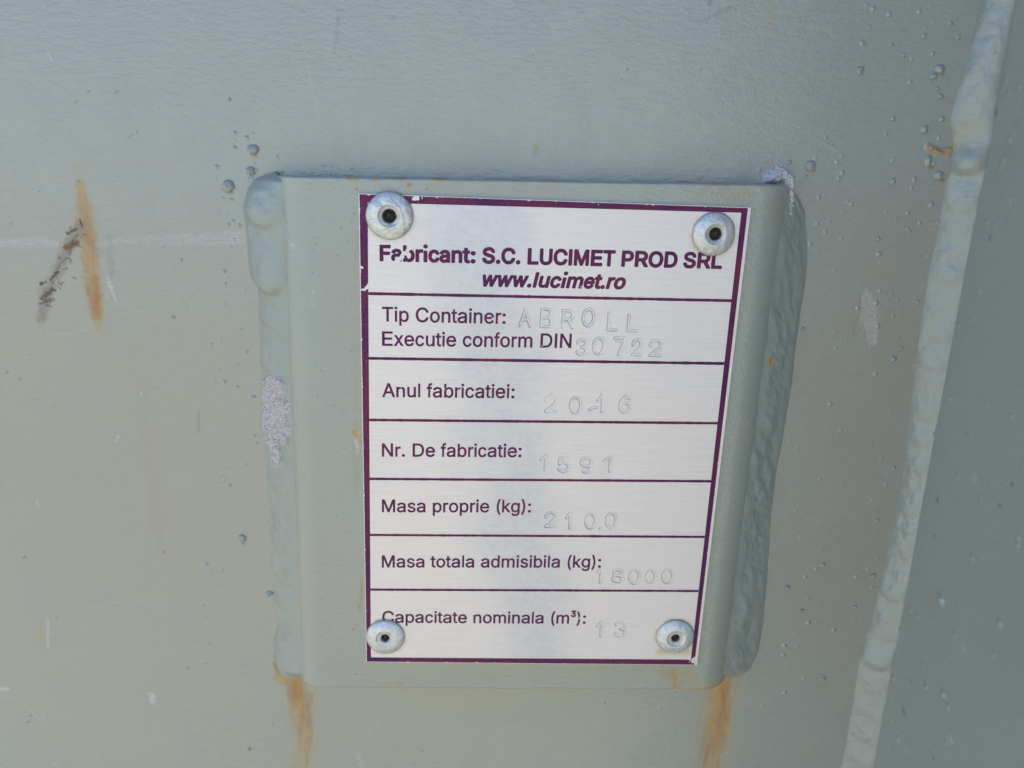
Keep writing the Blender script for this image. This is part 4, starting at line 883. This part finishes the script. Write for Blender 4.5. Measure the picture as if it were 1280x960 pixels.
S = np.minimum(S, outer + .10 - .22 * sstep(.64, .82, chew) - .05)
for (x, y, r, am) in ((522, 247, 9, .4), (452, 362, 3, .8), (449, 555, 9, .9), (451, 720, 5, .7), (866, 826, 10, .6), (748, 256, 2, 1.2), (452, 335, 3, .7)):
    q = seen_at(x, y, 0); rr0 = r * .163
    f = 1 - np.hypot(Xg - q[0], (Yg - q[1])) / rr0 + (fbm(Xg * 2.2, Yg * 2.2, 4) - .5) * 2.0
    S = np.minimum(S, -(f - .55) * am)
S = scuffed(Xg, Yg, S)
S = S[:, :]
S[0] = S[-1] = -1; S[:, 0] = S[:, -1] = -1
def border_wear(x, y): return np.clip(sstep(-30, -38, x) * .8 + sstep(48, 54, y) * .9 + sstep(-48, -54, y) * sstep(10, -30, x) * .8, 0, 1)
march(gxv, gyv, S, PRZ, 'border', data_plate, border_wear)
DIV = [(-34.53, -35.36, .62), (-20.55, -21.50, .62), (-6.62, -7.74, .60), (7.30, 6.24, .58), (21.14, 20.22, .56), (35.22, 34.42, .56)]
for k, (ya, yb, th) in enumerate(DIV):
    x0, x1 = -38.45 - .1 * k, 38.55
    xs = np.linspace(x0, x1, 120); yc = ya + (yb - ya) * (xs + 38.7) / 77.1; w = th / 2 + (fbm(xs * 1.5, xs * 0 + k, 3) - .5) * .12
    v = np.concatenate([np.stack([xs, yc - w, xs * 0 + PRZ - .004], -1), np.stack([xs, yc + w, xs * 0 + PRZ - .004], -1)])
    n = len(xs); i = np.arange(n - 1)
    mesh_obj('divider', v, np.stack([i, i + n, i + n + 1, i + 1], -1), PRINT, data_plate, smooth=False)

# ---- pop rivets
def rivet(px, py, tilt=(0, 0), seed=0., r=4.72, hole=1.30, label=None, dent=.05, hoff=(0, 0)):
    c = seen_at(px, py, -.8)
    prof_ = [(r, .0), (r * 1.0, -.16), (r * .985, -.30), (r * .93, -.50), (r * .82, -.82), (r * .70, -1.08), (r * .58, -1.25), (r * .51, -1.32), (r * .475, -1.31), (r * .45, -1.22),
             (r * .42, -1.10), (r * .38, -1.02), (hole * 1.22, -.98), (hole * 1.08, -.92), (hole, -.78), (hole * .98, -.3), (hole * .97, .0)]
    pr = []
    for (a, b), (c2, d) in zip(prof_[:-1], prof_[1:]):
        for k in range(3): pr.append((a + (c2 - a) * k / 3, b + (d - b) * k / 3))
    pr.append(prof_[-1]); pr = np.array(pr); n = 96
    a = np.linspace(0, 2 * np.pi, n + 1)[:, None]; R, Z = pr[None, :, 0], pr[None, :, 1]
    xx, yy = R * np.cos(a), R * np.sin(a)
    mid = sstep(0, .3, -Z)
    zz = Z + mid * ((fbm(xx * .9 + seed, yy * .9 + seed, 3) - .5) * dent * 4 + (fbm(xx * 3 + seed, yy * 3, 3) - .5) * dent) + mid * (xx * tilt[0] + yy * tilt[1])
    inn = 1 - sstep(r * .30, r * .52, R)
    xx = xx * (1 + (fbm(np.cos(a) + seed, np.sin(a) + seed, 2) - .5) * .05) + hoff[0] * inn; yy = yy * (1 + (fbm(np.cos(a) - seed, np.sin(a) + 4, 2) - .5) * .05) + hoff[1] * inn
    grime = (1 - sstep(hole, r * .5, R)) * .6 + np.exp(-((R - r) / .3) ** 2) * .7 + 0 * a
    P = np.stack([xx + c[0], yy + c[1], zz - .04], -1)
    o = mesh_obj('rivet', P.reshape(-1, 3), grid_faces(P.shape[0], P.shape[1], True), RIVET, data_plate, attrs={'grime': grime})
    # broken mandrel stem seated in the bore
    prm = np.array([(hole * .99, -.10), (hole * .8, -.16), (hole * .62, -.22), (hole * .5, -.42), (hole * .42, -.52), (hole * .2, -.46), (.001, -.44)])
    a = np.linspace(0, 2 * np.pi, 33)[:, None]
    xm, ym = prm[None, :, 0] * np.cos(a), prm[None, :, 0] * np.sin(a)
    zm = prm[None, :, 1] + (fbm(xm * 2 + seed, ym * 2, 3) - .5) * .16
    mesh_obj('mandrel', np.stack([xm + c[0] + hoff[0], ym + c[1] + hoff[1], zm], -1).reshape(-1, 3), grid_faces(33, 7, True), MANDREL, o)
    if label: o['label'] = label
    return o
rivet(486.5, 270, (0, .01), 1., 4.8, 1.38, 'scuffed rivet head with a torn upper edge', .12)
rivet(893.5, 293, (.03, .02), 5., 4.55, 1.30, None, .04, (.15, -.1))
rivet(481.5, 798, (0, 0), 9., 4.62, .98, None, .05, (0, -.1))
rivet(844.5, 797.5, (-.02, 0), 14., 4.62, .98, None, .04, (0, 0))
